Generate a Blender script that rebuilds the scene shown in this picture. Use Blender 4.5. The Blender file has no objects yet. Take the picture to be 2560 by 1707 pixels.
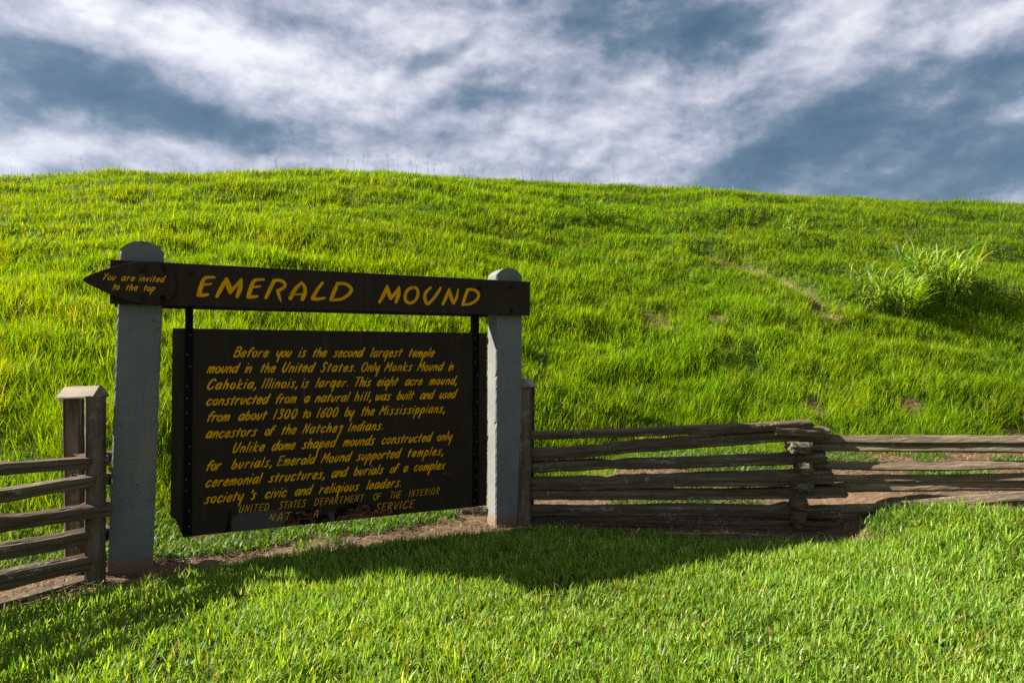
import bpy, bmesh, math, random
import numpy as np
from mathutils import Matrix, Vector
R = math.radians
sc = bpy.context.scene
COL = sc.collection

# ---------------------------------------------------------------- camera
cam = bpy.data.objects.new('camera', bpy.data.cameras.new('camera'))
COL.objects.link(cam)
cam.data.sensor_width = 36.0
cam.data.lens = 24.0
cam.data.clip_start = 0.05
cam.data.clip_end = 3000.0
cam.matrix_world = (Matrix.Translation((0, 0, 1.6)) @ Matrix.Rotation(R(90) + 0.0149, 4, 'X')
                    @ Matrix.Rotation(0.0025, 4, 'Z'))
sc.camera = cam

# ---------------------------------------------------------------- exposure, sun, sky
sc.view_settings.view_transform = 'Standard'
sc.view_settings.look = 'None'
sc.view_settings.gamma = 1.0
sc.view_settings.exposure = 1.8
try:
    sc.cycles.use_denoising = False
    sc.cycles.max_bounces = 8
    sc.cycles.transmission_bounces = 6
    sc.cycles.diffuse_bounces = 4
except Exception:
    pass
SUN_TRAVEL = Vector((1.50, -0.13, -1.0)).normalized()
SUN_ELEV = math.asin(-SUN_TRAVEL.z)
sun = bpy.data.objects.new('sun', bpy.data.lights.new('sun', 'SUN'))
COL.objects.link(sun)
sun.data.energy = 5.0
sun.data.angle = R(0.5)
sun.data.color = (1.0, 0.93, 0.82)
sun.rotation_euler = SUN_TRAVEL.to_track_quat('-Z', 'Y').to_euler()
sun.location = (-30, 10, 30)

world = bpy.data.worlds.new("World")
sc.world = world
world.use_nodes = True


class NT:
    """small helper for node trees"""
    def __init__(self, tree):
        self.t = tree
        self.t.nodes.clear()

    def n(self, kind, **kw):
        nd = self.t.nodes.new(kind)
        for k, v in kw.items():
            setattr(nd, k, v)
        return nd

    def put(self, sock, val):
        if isinstance(val, bpy.types.NodeSocket):
            self.t.links.new(val, sock)
        else:
            sock.default_value = val

    def math(self, op, a, b=None, c=None, clamp=False):
        nd = self.n('ShaderNodeMath', operation=op)
        nd.use_clamp = clamp
        self.put(nd.inputs[0], a)
        if b is not None:
            self.put(nd.inputs[1], b)
        if c is not None:
            self.put(nd.inputs[2], c)
        return nd.outputs[0]

    def vmath(self, op, a, b=None):
        nd = self.n('ShaderNodeVectorMath', operation=op)
        self.put(nd.inputs[0], a)
        if b is not None:
            self.put(nd.inputs[1], b)
        return nd.outputs[0]

    def scale(self, v, s):
        nd = self.n('ShaderNodeVectorMath', operation='SCALE')
        self.put(nd.inputs[0], v)
        self.put(nd.inputs['Scale'], s)
        return nd.outputs[0]

    def xyz(self, x, y, z):
        nd = self.n('ShaderNodeCombineXYZ')
        for i, v in enumerate((x, y, z)):
            self.put(nd.inputs[i], v)
        return nd.outputs[0]

    def noise(self, vec, scale, detail=4.0, rough=0.55, dist=0.0, color=False):
        nd = self.n('ShaderNodeTexNoise')
        self.put(nd.inputs['Vector'], vec)
        self.put(nd.inputs['Scale'], scale)
        self.put(nd.inputs['Detail'], detail)
        self.put(nd.inputs['Roughness'], rough)
        self.put(nd.inputs['Distortion'], dist)
        return nd.outputs['Color' if color else 'Fac']

    def ramp(self, fac, stops, interp='LINEAR'):
        nd = self.n('ShaderNodeValToRGB')
        nd.color_ramp.interpolation = interp
        el = nd.color_ramp.elements
        while len(el) > 1:
            el.remove(el[-1])
        for i, (p, c) in enumerate(stops):
            e = el[0] if i == 0 else el.new(p)
            e.position = p
            c = (c, c, c) if isinstance(c, (int, float)) else c
            e.color = (c[0], c[1], c[2], 1)
        self.put(nd.inputs[0], fac)
        return nd.outputs[0]

    def mix(self, fac, a, b, mode='MIX'):
        nd = self.n('ShaderNodeMix', data_type='RGBA', blend_type=mode)
        self.put(nd.inputs[0], fac)
        for s, v in ((nd.inputs[6], a), (nd.inputs[7], b)):
            if isinstance(v, tuple) and len(v) == 3:
                v = (v[0], v[1], v[2], 1)
            self.put(s, v)
        return nd.outputs[2]


def build_sky():
    T = NT(world.node_tree)
    out = T.n('ShaderNodeOutputWorld')
    bg = T.n('ShaderNodeBackground')
    bg.inputs['Strength'].default_value = 0.1
    T.t.links.new(bg.outputs[0], out.inputs[0])
    sky = T.n('ShaderNodeTexSky', sky_type='NISHITA')
    sky.sun_disc = False
    sky.sun_elevation = SUN_ELEV
    sky.sun_rotation = R(270)
    geo = T.n('ShaderNodeNewGeometry')
    d = T.vmath('SCALE', geo.outputs['Incoming'])
    d.node.inputs['Scale'].default_value = -1.0
    sep = T.n('ShaderNodeSeparateXYZ')
    T.put(sep.inputs[0], d)
    X, Y, Z = sep.outputs
    # cloud deck: project the direction on a flat layer high above
    zc = T.math('MAXIMUM', T.math('ADD', Z, 0.10), 0.04)
    P = T.xyz(T.math('DIVIDE', X, zc), T.math('DIVIDE', Y, zc), 0.0)
    rot = T.n('ShaderNodeMapping')
    rot.inputs['Rotation'].default_value = (0, 0, R(6))
    rot.inputs['Scale'].default_value = (1.0, 0.62, 1.0)
    T.put(rot.inputs[0], P)
    Pr = rot.outputs[0]
    flat0 = T.vmath('MULTIPLY', d, (1.0, 1.0, 1.7))
    n_big = T.noise(flat0, 3.0, 3.0, 0.5)
    n_fine = T.noise(Pr, 4.0, 7.0, 0.62, 0.3)
    flat = T.vmath('ADD', T.vmath('MULTIPLY', d, (1.0, 1.0, 1.7)), T.scale(T.vmath('SUBTRACT', T.noise(d, 6.0, 3.0, 0.5, 0.0, True), (0.5, 0.5, 0.5)), 0.05))
    toward = T.vmath('ADD', flat, (-0.012, 0.0, 0.026))           # a step toward the light, up and west
    n_mid = T.noise(flat, 7.5, 6.0, 0.56)
    n_mid_l = T.noise(toward, 7.5, 5.0, 0.56)
    n_m2 = T.noise(flat, 21.0, 7.0, 0.60)
    n_m2_l = T.noise(T.vmath('ADD', flat, (-0.005, 0.0, 0.011)), 21.0, 5.0, 0.60)
    # tangent coordinates about north (world +Y): a = azimuth slope, b = elevation slope
    ys = T.math('MAXIMUM', Y, 0.25)
    a = T.math('DIVIDE', X, ys)
    b = T.math('DIVIDE', Z, ys)
    w1 = T.noise(d, 3.2, 4.0, 0.55, 0.0, True)
    wv = T.scale(T.vmath('SUBTRACT', w1, (0.5, 0.5, 0.5)), 0.15)
    w2 = T.noise(d, 11.0, 4.0, 0.6, 0.0, True)
    wv2 = T.scale(T.vmath('SUBTRACT', w2, (0.5, 0.5, 0.5)), 0.05)
    ab = T.vmath('ADD', T.vmath('ADD', T.xyz(a, T.math('MULTIPLY', b, 1.0), 0.0), wv), wv2)
    # (a, b, half-length, half-height, tilt deg, amount): light and dark banks of the cloud layer
    banks = BANKS
    total = T.math('ADD', T.math('MULTIPLY', T.math('SUBTRACT', n_mid, 0.5), 0.74),
                   T.math('MULTIPLY', T.math('SUBTRACT', n_big, 0.5), 0.35))
    total = T.math('ADD', total, T.math('MULTIPLY', T.math('SUBTRACT', n_mid, n_mid_l), 1.15))
    total = T.math('ADD', total, T.math('MULTIPLY', T.math('SUBTRACT', n_m2, 0.5), 0.12))
    total = T.math('ADD', total, T.math('MULTIPLY', T.math('SUBTRACT', n_m2, n_m2_l), 0.40))
    total = T.math('ADD', total, T.math('MULTIPLY', T.math('SUBTRACT', n_fine, 0.5), 0.05))
    total = T.math('ADD', total, 0.55)
    for (ca, cb, ra, rb, tilt, amt) in banks:
        mp = T.n('ShaderNodeMapping', vector_type='TEXTURE')
        mp.inputs['Location'].default_value = (ca, cb, 0)
        mp.inputs['Rotation'].default_value = (0, 0, R(tilt))
        mp.inputs['Scale'].default_value = (ra, rb, 1)
        T.put(mp.inputs[0], ab)
        ln = T.n('ShaderNodeVectorMath', operation='LENGTH')
        # flatten z
        T.put(ln.inputs[0], T.vmath('MULTIPLY', mp.outputs[0], (1, 1, 0)))
        f = T.n('ShaderNodeMapRange', interpolation_type='SMOOTHERSTEP')
        T.put(f.inputs['Value'], ln.outputs['Value'])
        f.inputs['From Min'].default_value = 1.25
        f.inputs['From Max'].default_value = 0.15
        f.inputs['To Min'].default_value = 0.0
        f.inputs['To Max'].default_value = amt
        total = T.math('ADD', total, f.outputs[0])
    # the deck away from north is a middling broken overcast, open blue overhead behind
    front = T.n('ShaderNodeMapRange', interpolation_type='SMOOTHSTEP')
    T.put(front.inputs['Value'], Y)
    front.inputs['From Min'].default_value = 0.15
    front.inputs['From Max'].default_value = 0.45
    other = T.math('ADD', T.math('MULTIPLY', T.math('SUBTRACT', n_mid, 0.5), 1.1), 0.45)
    mixv = T.n('ShaderNodeMix', data_type='FLOAT')
    T.put(mixv.inputs[0], front.outputs[0])
    T.put(mixv.inputs[2], other)
    T.put(mixv.inputs[3], total)
    val = mixv.outputs[0]
    cl = T.ramp(T.math('MULTIPLY', T.math('ADD', val, 0.35), 0.69),
                [(0.0, (0.050, 0.098, 0.165)), (0.24, (0.086, 0.143, 0.215)), (0.38, (0.145, 0.203, 0.280)), (0.51, (0.285, 0.325, 0.405)),
                 (0.635, (0.45, 0.465, 0.555)), (0.755, (0.63, 0.63, 0.71)), (0.98, (0.93, 0.92, 0.94))])
    cl = T.scale(cl, 3.0)
    fin = T.mix(0.08, cl, sky.outputs[0])
    T.put(bg.inputs['Color'], fin)


BANKS = [
    # dark wedge low on the west side: broad at the edge, tapering inward
    (-0.74, 0.415, 0.24, 0.105, -14, -0.36), (-0.56, 0.370, 0.22, 0.070, -20, -0.34), (-0.42, 0.332, 0.20, 0.034, -14, -0.34),
    # bright break above it
    (-0.55, 0.500, 0.20, 0.042, -22, 0.28), (-0.39, 0.450, 0.17, 0.05, -25, 0.20), (-0.25, 0.39, 0.20, 0.07, -20, 0.16),
    (-0.08, 0.47, 0.26, 0.06, -10, 0.18),
    # pale strip over the crest
    (-0.66, 0.288, 0.36, 0.030, -3, 0.16), (-0.05, 0.30, 0.34, 0.06, 5, 0.04), (0.16, 0.335, 0.20, 0.06, 15, 0.11),
    # small dark knots
    (-0.10, 0.437, 0.10, 0.022, 25, -0.26), (-0.05, 0.375, 0.13, 0.04, 20, -0.28), (-0.14, 0.312, 0.12, 0.03, 0, -0.16),
    # big slate bank up on the east side
    (0.19, 0.475, 0.26, 0.070, -10, -0.36), (0.28, 0.425, 0.20, 0.055, -5, -0.22),
    (0.46, 0.480, 0.15, 0.050, 25, 0.24), (0.70, 0.49, 0.14, 0.04, 20, 0.22), (0.40, 0.405, 0.12, 0.030, 10, 0.14),
    # long dark band to the east horizon
    (0.60, 0.370, 0.42, 0.070, 24, -0.42), (0.62, 0.275, 0.42, 0.090, 6, -0.48), (0.40, 0.345, 0.20, 0.045, 10, -0.16),
    (0.72, 0.365, 0.12, 0.022, 28, 0.08),
]
build_sky()

# ---------------------------------------------------------------- terrain functions (numpy)
#TERRAIN-BEGIN
_rng = np.random.RandomState(7)
_TAB = _rng.rand(256, 256)


def vnoise(x, y):
    x = np.asarray(x, float); y = np.asarray(y, float)
    xi = np.floor(x).astype(int); yi = np.floor(y).astype(int)
    fx = x - xi; fy = y - yi
    fx = fx * fx * (3 - 2 * fx); fy = fy * fy * (3 - 2 * fy)
    a = _TAB[xi & 255, yi & 255]; b = _TAB[(xi + 1) & 255, yi & 255]
    c = _TAB[xi & 255, (yi + 1) & 255]; d = _TAB[(xi + 1) & 255, (yi + 1) & 255]
    return (a * (1 - fx) + b * fx) * (1 - fy) + (c * (1 - fx) + d * fx) * fy


def fbm(x, y, o=4, g=0.5):
    s = 0; a = 1.0; t = 0
    for i in range(o):
        s = s + a * vnoise(x * 2 ** i + 17.3 * i, y * 2 ** i + 5.1 * i); t += a; a *= g
    return s / t


TOE_X = [-60, -12, -6, -4.2, -2.9, -1.9, -1.0, -0.3, 0.8, 2.2, 3.2, 5.2, 8, 14, 60]
TOE_Y = [3.0, 4.2, 4.7, 5.1, 5.7, 6.0, 6.5, 7.1, 7.7, 8.1, 8.1, 8.0, 8.4, 9.0, 12.0]
TOP_X = [-60, -30, -21, -15, -10.7, -6.7, -3.5, -1, 1.5, 4.1, 9, 15, 21, 30, 60]
TOP_Z = [4.6, 5.5, 5.95, 6.26, 6.45, 6.60, 6.62, 6.50, 6.37, 6.24, 6.05, 5.88, 5.64, 5.15, 3.5]
CREST_Y = 20.5


def toe(x):
    return np.interp(x, TOE_X, TOE_Y)


def _prof(u):
    # height fraction of the slope: eased foot, straight bank, rounded shoulder
    u = np.clip(u, 0, 1)
    a, b = 0.10, 0.30
    H = 1 - a / 2 - b / 2
    f = np.where(u < a, u * u / (2 * a), np.where(u < 1 - b, u - a / 2, H - (1 - u) ** 2 / (2 * b)))
    return f / H


def smooth_top(x):
    return sum(np.interp(x + k, TOP_X, TOP_Z) for k in (-2, -1, 0, 1, 2)) / 5


RUT = [(4.09, 14.5), (4.75, 14.2), (5.14, 13.79), (5.34, 13.42), (5.6, 13.02), (5.85, 12.55)]   # washed-out rut
BARE = [(2.52, 12.05, .30, .28), (2.78, 11.85, .24, .18), (3.6, 12.10, .18, .13), (5.55, 12.45, .26, .22), (5.72, 12.1, .22, .15),
        (5.83, 10.10, .19, .18), (4.4, 9.95, .15, .22), (7.1, 9.6, .3, .16), (4.6, 9.0, .2, .12), (5.35, 13.50, .24, .30)]   # x, y, rx, ry of worn patches


def hill_z(x, y, bumps=True):
    t = toe(x)
    u = (y - t) / (CREST_Y - t)
    z = smooth_top(x) * _prof(u)
    z = np.where(u < 0, u * 2.0, z)
    if bumps:
        k = np.clip(u * 6, 0, 1) * np.clip((1.45 - u) * 3, 0.25, 1)
        z = z + k * (0.26 * (fbm(x * 0.35 + 3, y * 0.9 + 9, 3) - 0.5) + 0.22 * (fbm(x * 0.75, y * 2.4, 3) - 0.5))
        z = z + k * 0.075 * np.sin(2 * np.pi * (y / 1.15 + 1.6 * fbm(x * 0.25 + 8, y * 0.4, 2))) * np.clip(fbm(x * .5 + 60, y * .7, 2) * 2 - .5, 0, 1)
        rd = rut_dist(x, y)
        z = z - 0.24 * np.exp(-(rd / 0.20) ** 2)
        z = z + 0.08 * np.exp(-((rd - 0.5) / 0.25) ** 2)
    return z


def rut_dist(x, y):
    x = np.asarray(x, float)
    d = np.full(x.shape, 1e9)
    for (x0, y0), (x1, y1) in zip(RUT[:-1], RUT[1:]):
        vx, vy = x1 - x0, y1 - y0
        t = np.clip(((x - x0) * vx + (y - y0) * vy) / (vx * vx + vy * vy), 0, 1)
        d = np.minimum(d, np.hypot(x - x0 - t * vx, y - y0 - t * vy))
    return np.abs(d + 0.34 * (fbm(x * 3.1, y * 3.1, 3) - 0.5)) + 0.22 * np.clip(fbm(x * 1.7 + 9, y * 1.7, 2) - 0.5, 0, 1)


def bare_mask(x, y):
    m = np.zeros(np.shape(x))
    for (cx, cy, rx, ry) in BARE:
        q = np.hypot((x - cx) / rx, (y - cy) / ry) + 0.9 * (fbm(x * 5, y * 5, 2) - 0.5)
        m = np.maximum(m, np.clip((1.15 - q) * 2.5, 0, 1))
    return m


def ground_z(x, y):
    ss = lambda v: np.clip(v, 0, 1) ** 2 * (3 - 2 * np.clip(v, 0, 1))
    bank = 0.31 * ss((x - 2.65) / 1.05) * ss((y + 0.30 * (x - 3.4) - 4.2) / 1.75)        # the lawn swells up to the fence on the east side
    back = 0.31 * ss((y - 6.35) / 1.7) * ss((x - 0.3) / 1.6)         # and the dirt behind the fence climbs to the bank
    return np.maximum(bank, back) + 0.03 * (fbm(x * 0.8, y * 0.8, 2) - 0.5)


LAWN = [(-9, -3), (-5.2, 0.6), (-4.2, 2.2), (-3.45, 3.45), (-3.03, 4.07), (-2.77, 4.46), (-2.46, 4.66), (-2.06, 5.02), (-1.48, 5.42),
        (-0.64, 5.78), (0.3, 6.08), (1.24, 5.92), (2.07, 5.64), (2.72, 5.58), (2.95, 5.62), (3.06, 5.78), (3.14, 5.86), (3.36, 5.80),
        (3.9, 5.60), (4.25, 5.46), (6.0, 4.86), (12, 3.0), (12, -3)]


def in_poly(px, py, poly):
    c = np.zeros(px.shape, bool)
    n = len(poly)
    for i in range(n):
        x0, y0 = poly[i]; x1, y1 = poly[(i + 1) % n]
        if y0 == y1:
            continue
        hit = ((y0 > py) != (y1 > py)) & (px < (x1 - x0) * (py - y0) / (y1 - y0) + x0)
        c ^= hit
    return c
#TERRAIN-END

# ---------------------------------------------------------------- materials
def material(name):
    m = bpy.data.materials.new(name)
    m.use_nodes = True
    T = NT(m.node_tree)
    out = T.n('ShaderNodeOutputMaterial')
    return m, T, out


def principled(T, out, color, rough=0.8, spec=0.3, bump=None, bump_strength=0.4, bump_dist=0.01, metallic=0.0):
    p = T.n('ShaderNodeBsdfPrincipled')
    T.put(p.inputs['Base Color'], color if not isinstance(color, tuple) else (color[0], color[1], color[2], 1))
    T.put(p.inputs['Roughness'], rough)
    T.put(p.inputs['Specular IOR Level'], spec)
    T.put(p.inputs['Metallic'], metallic)
    if bump is not None:
        b = T.n('ShaderNodeBump')
        b.inputs['Strength'].default_value = bump_strength
        b.inputs['Distance'].default_value = bump_dist
        T.put(b.inputs['Height'], bump)
        T.t.links.new(b.outputs[0], p.inputs['Normal'])
    T.t.links.new(p.outputs[0], out.inputs[0])
    return p


def objco(T):
    return T.n('ShaderNodeTexCoord').outputs['Object']


def attr(T, name, what='Vector'):
    a = T.n('ShaderNodeAttribute', attribute_name=name)
    return a.outputs[what]


def mat_grass(name, trans=0.42, rough=0.42, spec=0.35, tint=(1.25, 1.15, 0.35)):
    m, T, out = material(name)
    c = attr(T, 'Col', 'Color')
    p = T.n('ShaderNodeBsdfPrincipled')
    T.put(p.inputs['Base Color'], c)
    p.inputs['Roughness'].default_value = rough
    p.inputs['Specular IOR Level'].default_value = spec
    tr = T.n('ShaderNodeBsdfTranslucent')
    T.put(tr.inputs['Color'], T.vmath('MULTIPLY', c, tint))
    mx = T.n('ShaderNodeMixShader')
    mx.inputs[0].default_value = trans
    T.t.links.new(p.outputs[0], mx.inputs[1])
    T.t.links.new(tr.outputs[0], mx.inputs[2])
    T.t.links.new(mx.outputs[0], out.inputs[0])
    return m


def mat_dirt():
    m, T, out = material('trodden_dirt')
    co = objco(T)
    n1 = T.noise(co, 1.6, 6, 0.6)
    n2 = T.noise(co, 16, 8, 0.7, 0.4)
    n3 = T.noise(co, 90, 3, 0.6)
    c = T.ramp(n2, [(0.25, (0.034, 0.021, 0.012)), (0.43, (0.088, 0.058, 0.032)), (0.60, (0.142, 0.096, 0.056)), (0.8, (0.24, 0.172, 0.108))])
    c = T.mix(T.ramp(n1, [(0.4, 0.0), (0.65, 0.6)]), c, (0.098, 0.060, 0.034))
    g = attr(T, 'soil', 'Fac')
    c = T.mix(g, c, (0.045, 0.045, 0.016))
    h = T.math('ADD', T.math('MULTIPLY', n2, 1.0), T.math('MULTIPLY', n3, 0.35))
    principled(T, out, c, 0.95, 0.15, h, 0.9, 0.02)
    return m


def mat_hill():
    m, T, out = material('turf_soil')
    co = objco(T)
    n2 = T.noise(co, 9, 8, 0.7, 0.4)
    soil = T.ramp(n2, [(0.25, (0.06, 0.035, 0.018)), (0.5, (0.17, 0.10, 0.055)), (0.75, (0.28, 0.18, 0.10))])
    turf = T.ramp(T.noise(co, 30, 6, 0.7), [(0.3, (0.02, 0.04, 0.006)), (0.7, (0.07, 0.12, 0.012))])
    c = T.mix(attr(T, 'soil', 'Fac'), soil, turf)
    principled(T, out, c, 0.95, 0.1, n2, 0.8, 0.04)
    return m


def mat_wood(name, dark, mid, light, lichen=0.5, moss=0.3):
    m, T, out = material(name)
    g = attr(T, 'gr', 'Vector')
    st = T.vmath('MULTIPLY', g, (2.2, 26.0, 1.0))
    n1 = T.noise(st, 1.0, 7, 0.65, 0.5)
    st2 = T.vmath('MULTIPLY', g, (3.0, 95.0, 1.0))
    n2 = T.noise(st2, 1.0, 3, 0.6, 0.2)
    big = T.noise(T.vmath('MULTIPLY', g, (2.0, 4.0, 1.0)), 1.0, 4, 0.6)
    f = T.math('ADD', T.math('MULTIPLY', n1, 0.62), T.math('MULTIPLY', n2, 0.38))
    c = T.ramp(f, [(0.30, dark), (0.50, mid), (0.68, light)])
    c = T.mix(T.ramp(big, [(0.35, 0.0), (0.7, 0.55)]), c, dark)
    sp = T.noise(T.vmath('MULTIPLY', g, (16.0, 18.0, 1.0)), 1.0, 5, 0.7, 0.6)
    patch = T.noise(T.vmath('MULTIPLY', g, (1.7, 3.0, 3.0)), 1.0, 2, 0.5)
    li = T.math('MULTIPLY', T.ramp(sp, [(0.56, 0.0), (0.62, 1.0)]), T.ramp(patch, [(0.52, 0.0), (0.62, lichen)]))
    c = T.mix(li, c, (0.27, 0.30, 0.23))
    ms = T.math('MULTIPLY', T.ramp(T.noise(T.vmath('MULTIPLY', g, (5.0, 7.0, 2.0)), 1.0, 4, 0.6), [(0.5, 0.0), (0.68, 1.0)]), moss)
    c = T.mix(ms, c, (0.075, 0.078, 0.028))
    principled(T, out, c, 0.88, 0.2, T.math('ADD', n1, T.math('MULTIPLY', n2, 0.6)), 0.85, 0.012)
    return m


def mat_post_paint():
    m, T, out = material('weathered_grey_paint')
    co = objco(T)
    n1 = T.noise(co, 3.0, 5, 0.6)
    n2 = T.noise(co, 45.0, 6, 0.75)
    n3 = T.noise(co, 14.0, 4, 0.7, 0.3)
    strk = T.noise(T.vmath('MULTIPLY', co, (22, 22, 1.2)), 1.0, 4, 0.6)
    c = T.ramp(n1, [(0.3, (0.112, 0.120, 0.114)), (0.7, (0.150, 0.158, 0.150))])
    c = T.mix(T.ramp(strk, [(0.5, 0.0), (0.75, 0.30)]), c, (0.06, 0.07, 0.073))
    chips = T.ramp(n3, [(0.66, 0.0), (0.70, 0.8)])
    c = T.mix(chips, c, (0.055, 0.052, 0.046))
    sx = T.n('ShaderNodeSeparateXYZ'); T.put(sx.inputs[0], co)
    # mud splashed up from the bare soil at the foot
    mud = T.math('ADD', T.math('MULTIPLY', sx.outputs[2], -6.0), T.math('ADD', 0.5, T.math('MULTIPLY', n3, 1.1)))
    c = T.mix(T.ramp(mud, [(0.25, 0.0), (0.7, 0.85)]), c, (0.155, 0.095, 0.058))
    # rust wash and stains
    rst = T.noise(T.vmath('MULTIPLY', co, (9, 9, 0.9)), 1.0, 5, 0.65)
    c = T.mix(T.ramp(rst, [(0.61, 0.0), (0.70, 0.5)]), c, (0.26, 0.13, 0.055))
    principled(T, out, c, 0.8, 0.25, T.math('ADD', T.math('MULTIPLY', n2, 0.5), T.math('MULTIPLY', n3, 0.8)), 0.35, 0.010)
    return m


def mat_sign_brown(name, a, b, streak=0.35, rough=0.62):
    m, T, out = material(name)
    co = objco(T)
    n1 = T.noise(T.vmath('MULTIPLY', co, (26, 26, 1.6)), 1.0, 5, 0.6)
    n2 = T.noise(T.vmath('MULTIPLY', co, (2.5, 2.5, 24)), 1.0, 5, 0.6)
    n3 = T.noise(co, 60, 4, 0.7)
    c = T.ramp(T.noise(co, 4, 4, 0.6), [(0.3, a), (0.7, b)])
    c = T.mix(T.ramp(n1, [(0.52, 0.0), (0.75, streak)]), c, (b[0] * 1.9, b[1] * 1.9, b[2] * 1.9))
    c = T.mix(T.ramp(n3, [(0.68, 0.0), (0.72, 0.6)]), c, (0.004, 0.004, 0.003))
    principled(T, out, c, rough, 0.10, T.math('ADD', n2, T.math('MULTIPLY', n3, 0.5)), 0.25, 0.004)
    return m


def mat_plain(name, c1, c2, scale=20, rough=0.7, spec=0.3, bump=0.3, metallic=0.0):
    m, T, out = material(name)
    co = objco(T)
    n = T.noise(co, scale, 5, 0.65)
    principled(T, out, T.ramp(n, [(0.3, c1), (0.7, c2)]), rough, spec, n, bump, 0.004, metallic)
    return m


M = {}
M['lawn'] = mat_grass('lawn_blade', 0.48, 0.48, 0.20, (1.35, 1.15, 0.22))
M['meadow'] = mat_grass('meadow_blade', 0.55, 0.50, 0.12, (1.30, 1.15, 0.06))
M['straw'] = mat_grass('dry_straw', 0.2, 0.7, 0.2, (1, 1, 1))
M['dirt'] = mat_dirt()
M['hill'] = mat_hill()
M['rail'] = mat_wood('weathered_split_wood', (0.030, 0.021, 0.013), (0.120, 0.088, 0.056), (0.235, 0.185, 0.128), 0.8, 0.35)
M['rail_pale'] = mat_wood('pale_split_wood', (0.055, 0.040, 0.026), (0.175, 0.130, 0.086), (0.29, 0.232, 0.170), 0.6, 0.22)  # paler tones than the other rails
M['lichen'] = mat_plain('lichen_grown_end_grain', (0.040, 0.034, 0.022), (0.165, 0.160, 0.105), 34, 0.95, 0.1, 0.8)
M['fpost'] = mat_wood('weathered_post_wood', (0.035, 0.027, 0.018), (0.12, 0.092, 0.064), (0.22, 0.175, 0.128), 0.3, 0.35)
M['cap'] = mat_wood('pale_cap_wood', (0.09, 0.072, 0.055), (0.22, 0.185, 0.145), (0.33, 0.285, 0.235), 0.5, 0.1)  # paler tones than the posts below
M['post'] = mat_post_paint()
M['board'] = mat_sign_brown('dark_brown_board', (0.0220, 0.0158, 0.0095), (0.0310, 0.0226, 0.0136))
M['panel'] = mat_sign_brown('dark_brown_panel', (0.0185, 0.0140, 0.0078), (0.0250, 0.0190, 0.0108), 0.35, 0.65)
M['veneer'] = mat_sign_brown('lifted_brown_skin', (0.040, 0.037, 0.031), (0.054, 0.049, 0.042), 0.25, 0.5)
M['steel'] = mat_plain('black_steel', (0.003, 0.003, 0.0028), (0.006, 0.0055, 0.005), 30, 0.75, 0.05, 0.3)
M['bolt'] = mat_plain('dark_bolt', (0.003, 0.003, 0.003), (0.010, 0.008, 0.006), 60, 0.55, 0.25, 0.3)
M['rivet'] = mat_plain('bare_rivet', (0.06, 0.05, 0.04), (0.22, 0.19, 0.15), 25, 0.5, 0.5, 0.1)
M['ply'] = mat_plain('bare_plywood', (0.018, 0.007, 0.004), (0.20, 0.085, 0.052), 22, 0.9, 0.15, 1.0)
def mat_ply():
    m, T, out = material('splintered_plywood')
    co = objco(T)
    fib = T.noise(T.vmath('MULTIPLY', co, (9, 9, 120)), 1.0, 5, 0.65, 0.6)
    tear = T.noise(T.vmath('MULTIPLY', co, (26, 26, 40)), 1.0, 4, 0.6)
    f = T.math('ADD', T.math('MULTIPLY', fib, 0.55), T.math('MULTIPLY', tear, 0.45))
    c = T.ramp(f, [(0.38, (0.006, 0.003, 0.002)), (0.47, (0.040, 0.014, 0.008)), (0.56, (0.125, 0.050, 0.030)), (0.66, (0.26, 0.125, 0.080))])
    principled(T, out, c, 0.9, 0.1, f, 1.0, 0.008)
    return m


M['ply'] = mat_ply()
M['crack'] = mat_plain('cracked_paint', (0.03, 0.03, 0.028), (0.22, 0.22, 0.20), 35, 0.8, 0.2, 0.2)
M['void'] = mat_plain('painted_gap_shade', (0.003, 0.0025, 0.002), (0.008, 0.006, 0.005), 40, 0.9, 0.1, 0.4)  # near-black that paints the shade in the split and around torn patches
M['yellow'] = mat_plain('yellow_sign_paint', (0.52, 0.240, 0.000), (0.76, 0.385, 0.001), 9, 0.75, 0.08, 0.15)
M['pebble'] = mat_plain('pale_pebble', (0.10, 0.08, 0.06), (0.22, 0.19, 0.15), 20, 0.9, 0.2, 0.4)


# ---------------------------------------------------------------- object helpers
def link_mesh(name, verts, faces, mats, parent=None, smooth=False):
    me = bpy.data.meshes.new(name)
    me.from_pydata([tuple(v) for v in verts], [], [tuple(f) for f in faces])
    for mt in (mats if isinstance(mats, (list, tuple)) else [mats]):
        me.materials.append(mt)
    me.update()
    if smooth:
        me.polygons.foreach_set('use_smooth', [True] * len(me.polygons))
    o = bpy.data.objects.new(name, me)
    COL.objects.link(o)
    if parent is not None:
        o.parent = parent
    return o


def fix_normals(o):
    bm = bmesh.new(); bm.from_mesh(o.data)
    bmesh.ops.recalc_face_normals(bm, faces=bm.faces)
    bm.to_mesh(o.data); bm.free()
    return o


def tag(o, label=None, cat=None, group=None, kind=None):
    if label: o['label'] = label
    if cat: o['category'] = cat
    if group: o['group'] = group
    if kind: o['kind'] = kind
    return o


def empty(name, loc, rz=0.0):
    o = bpy.data.objects.new(name, None)
    o.empty_display_size = 0.1
    COL.objects.link(o)
    o.location = loc
    o.rotation_euler = (0, 0, rz)
    return o


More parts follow.
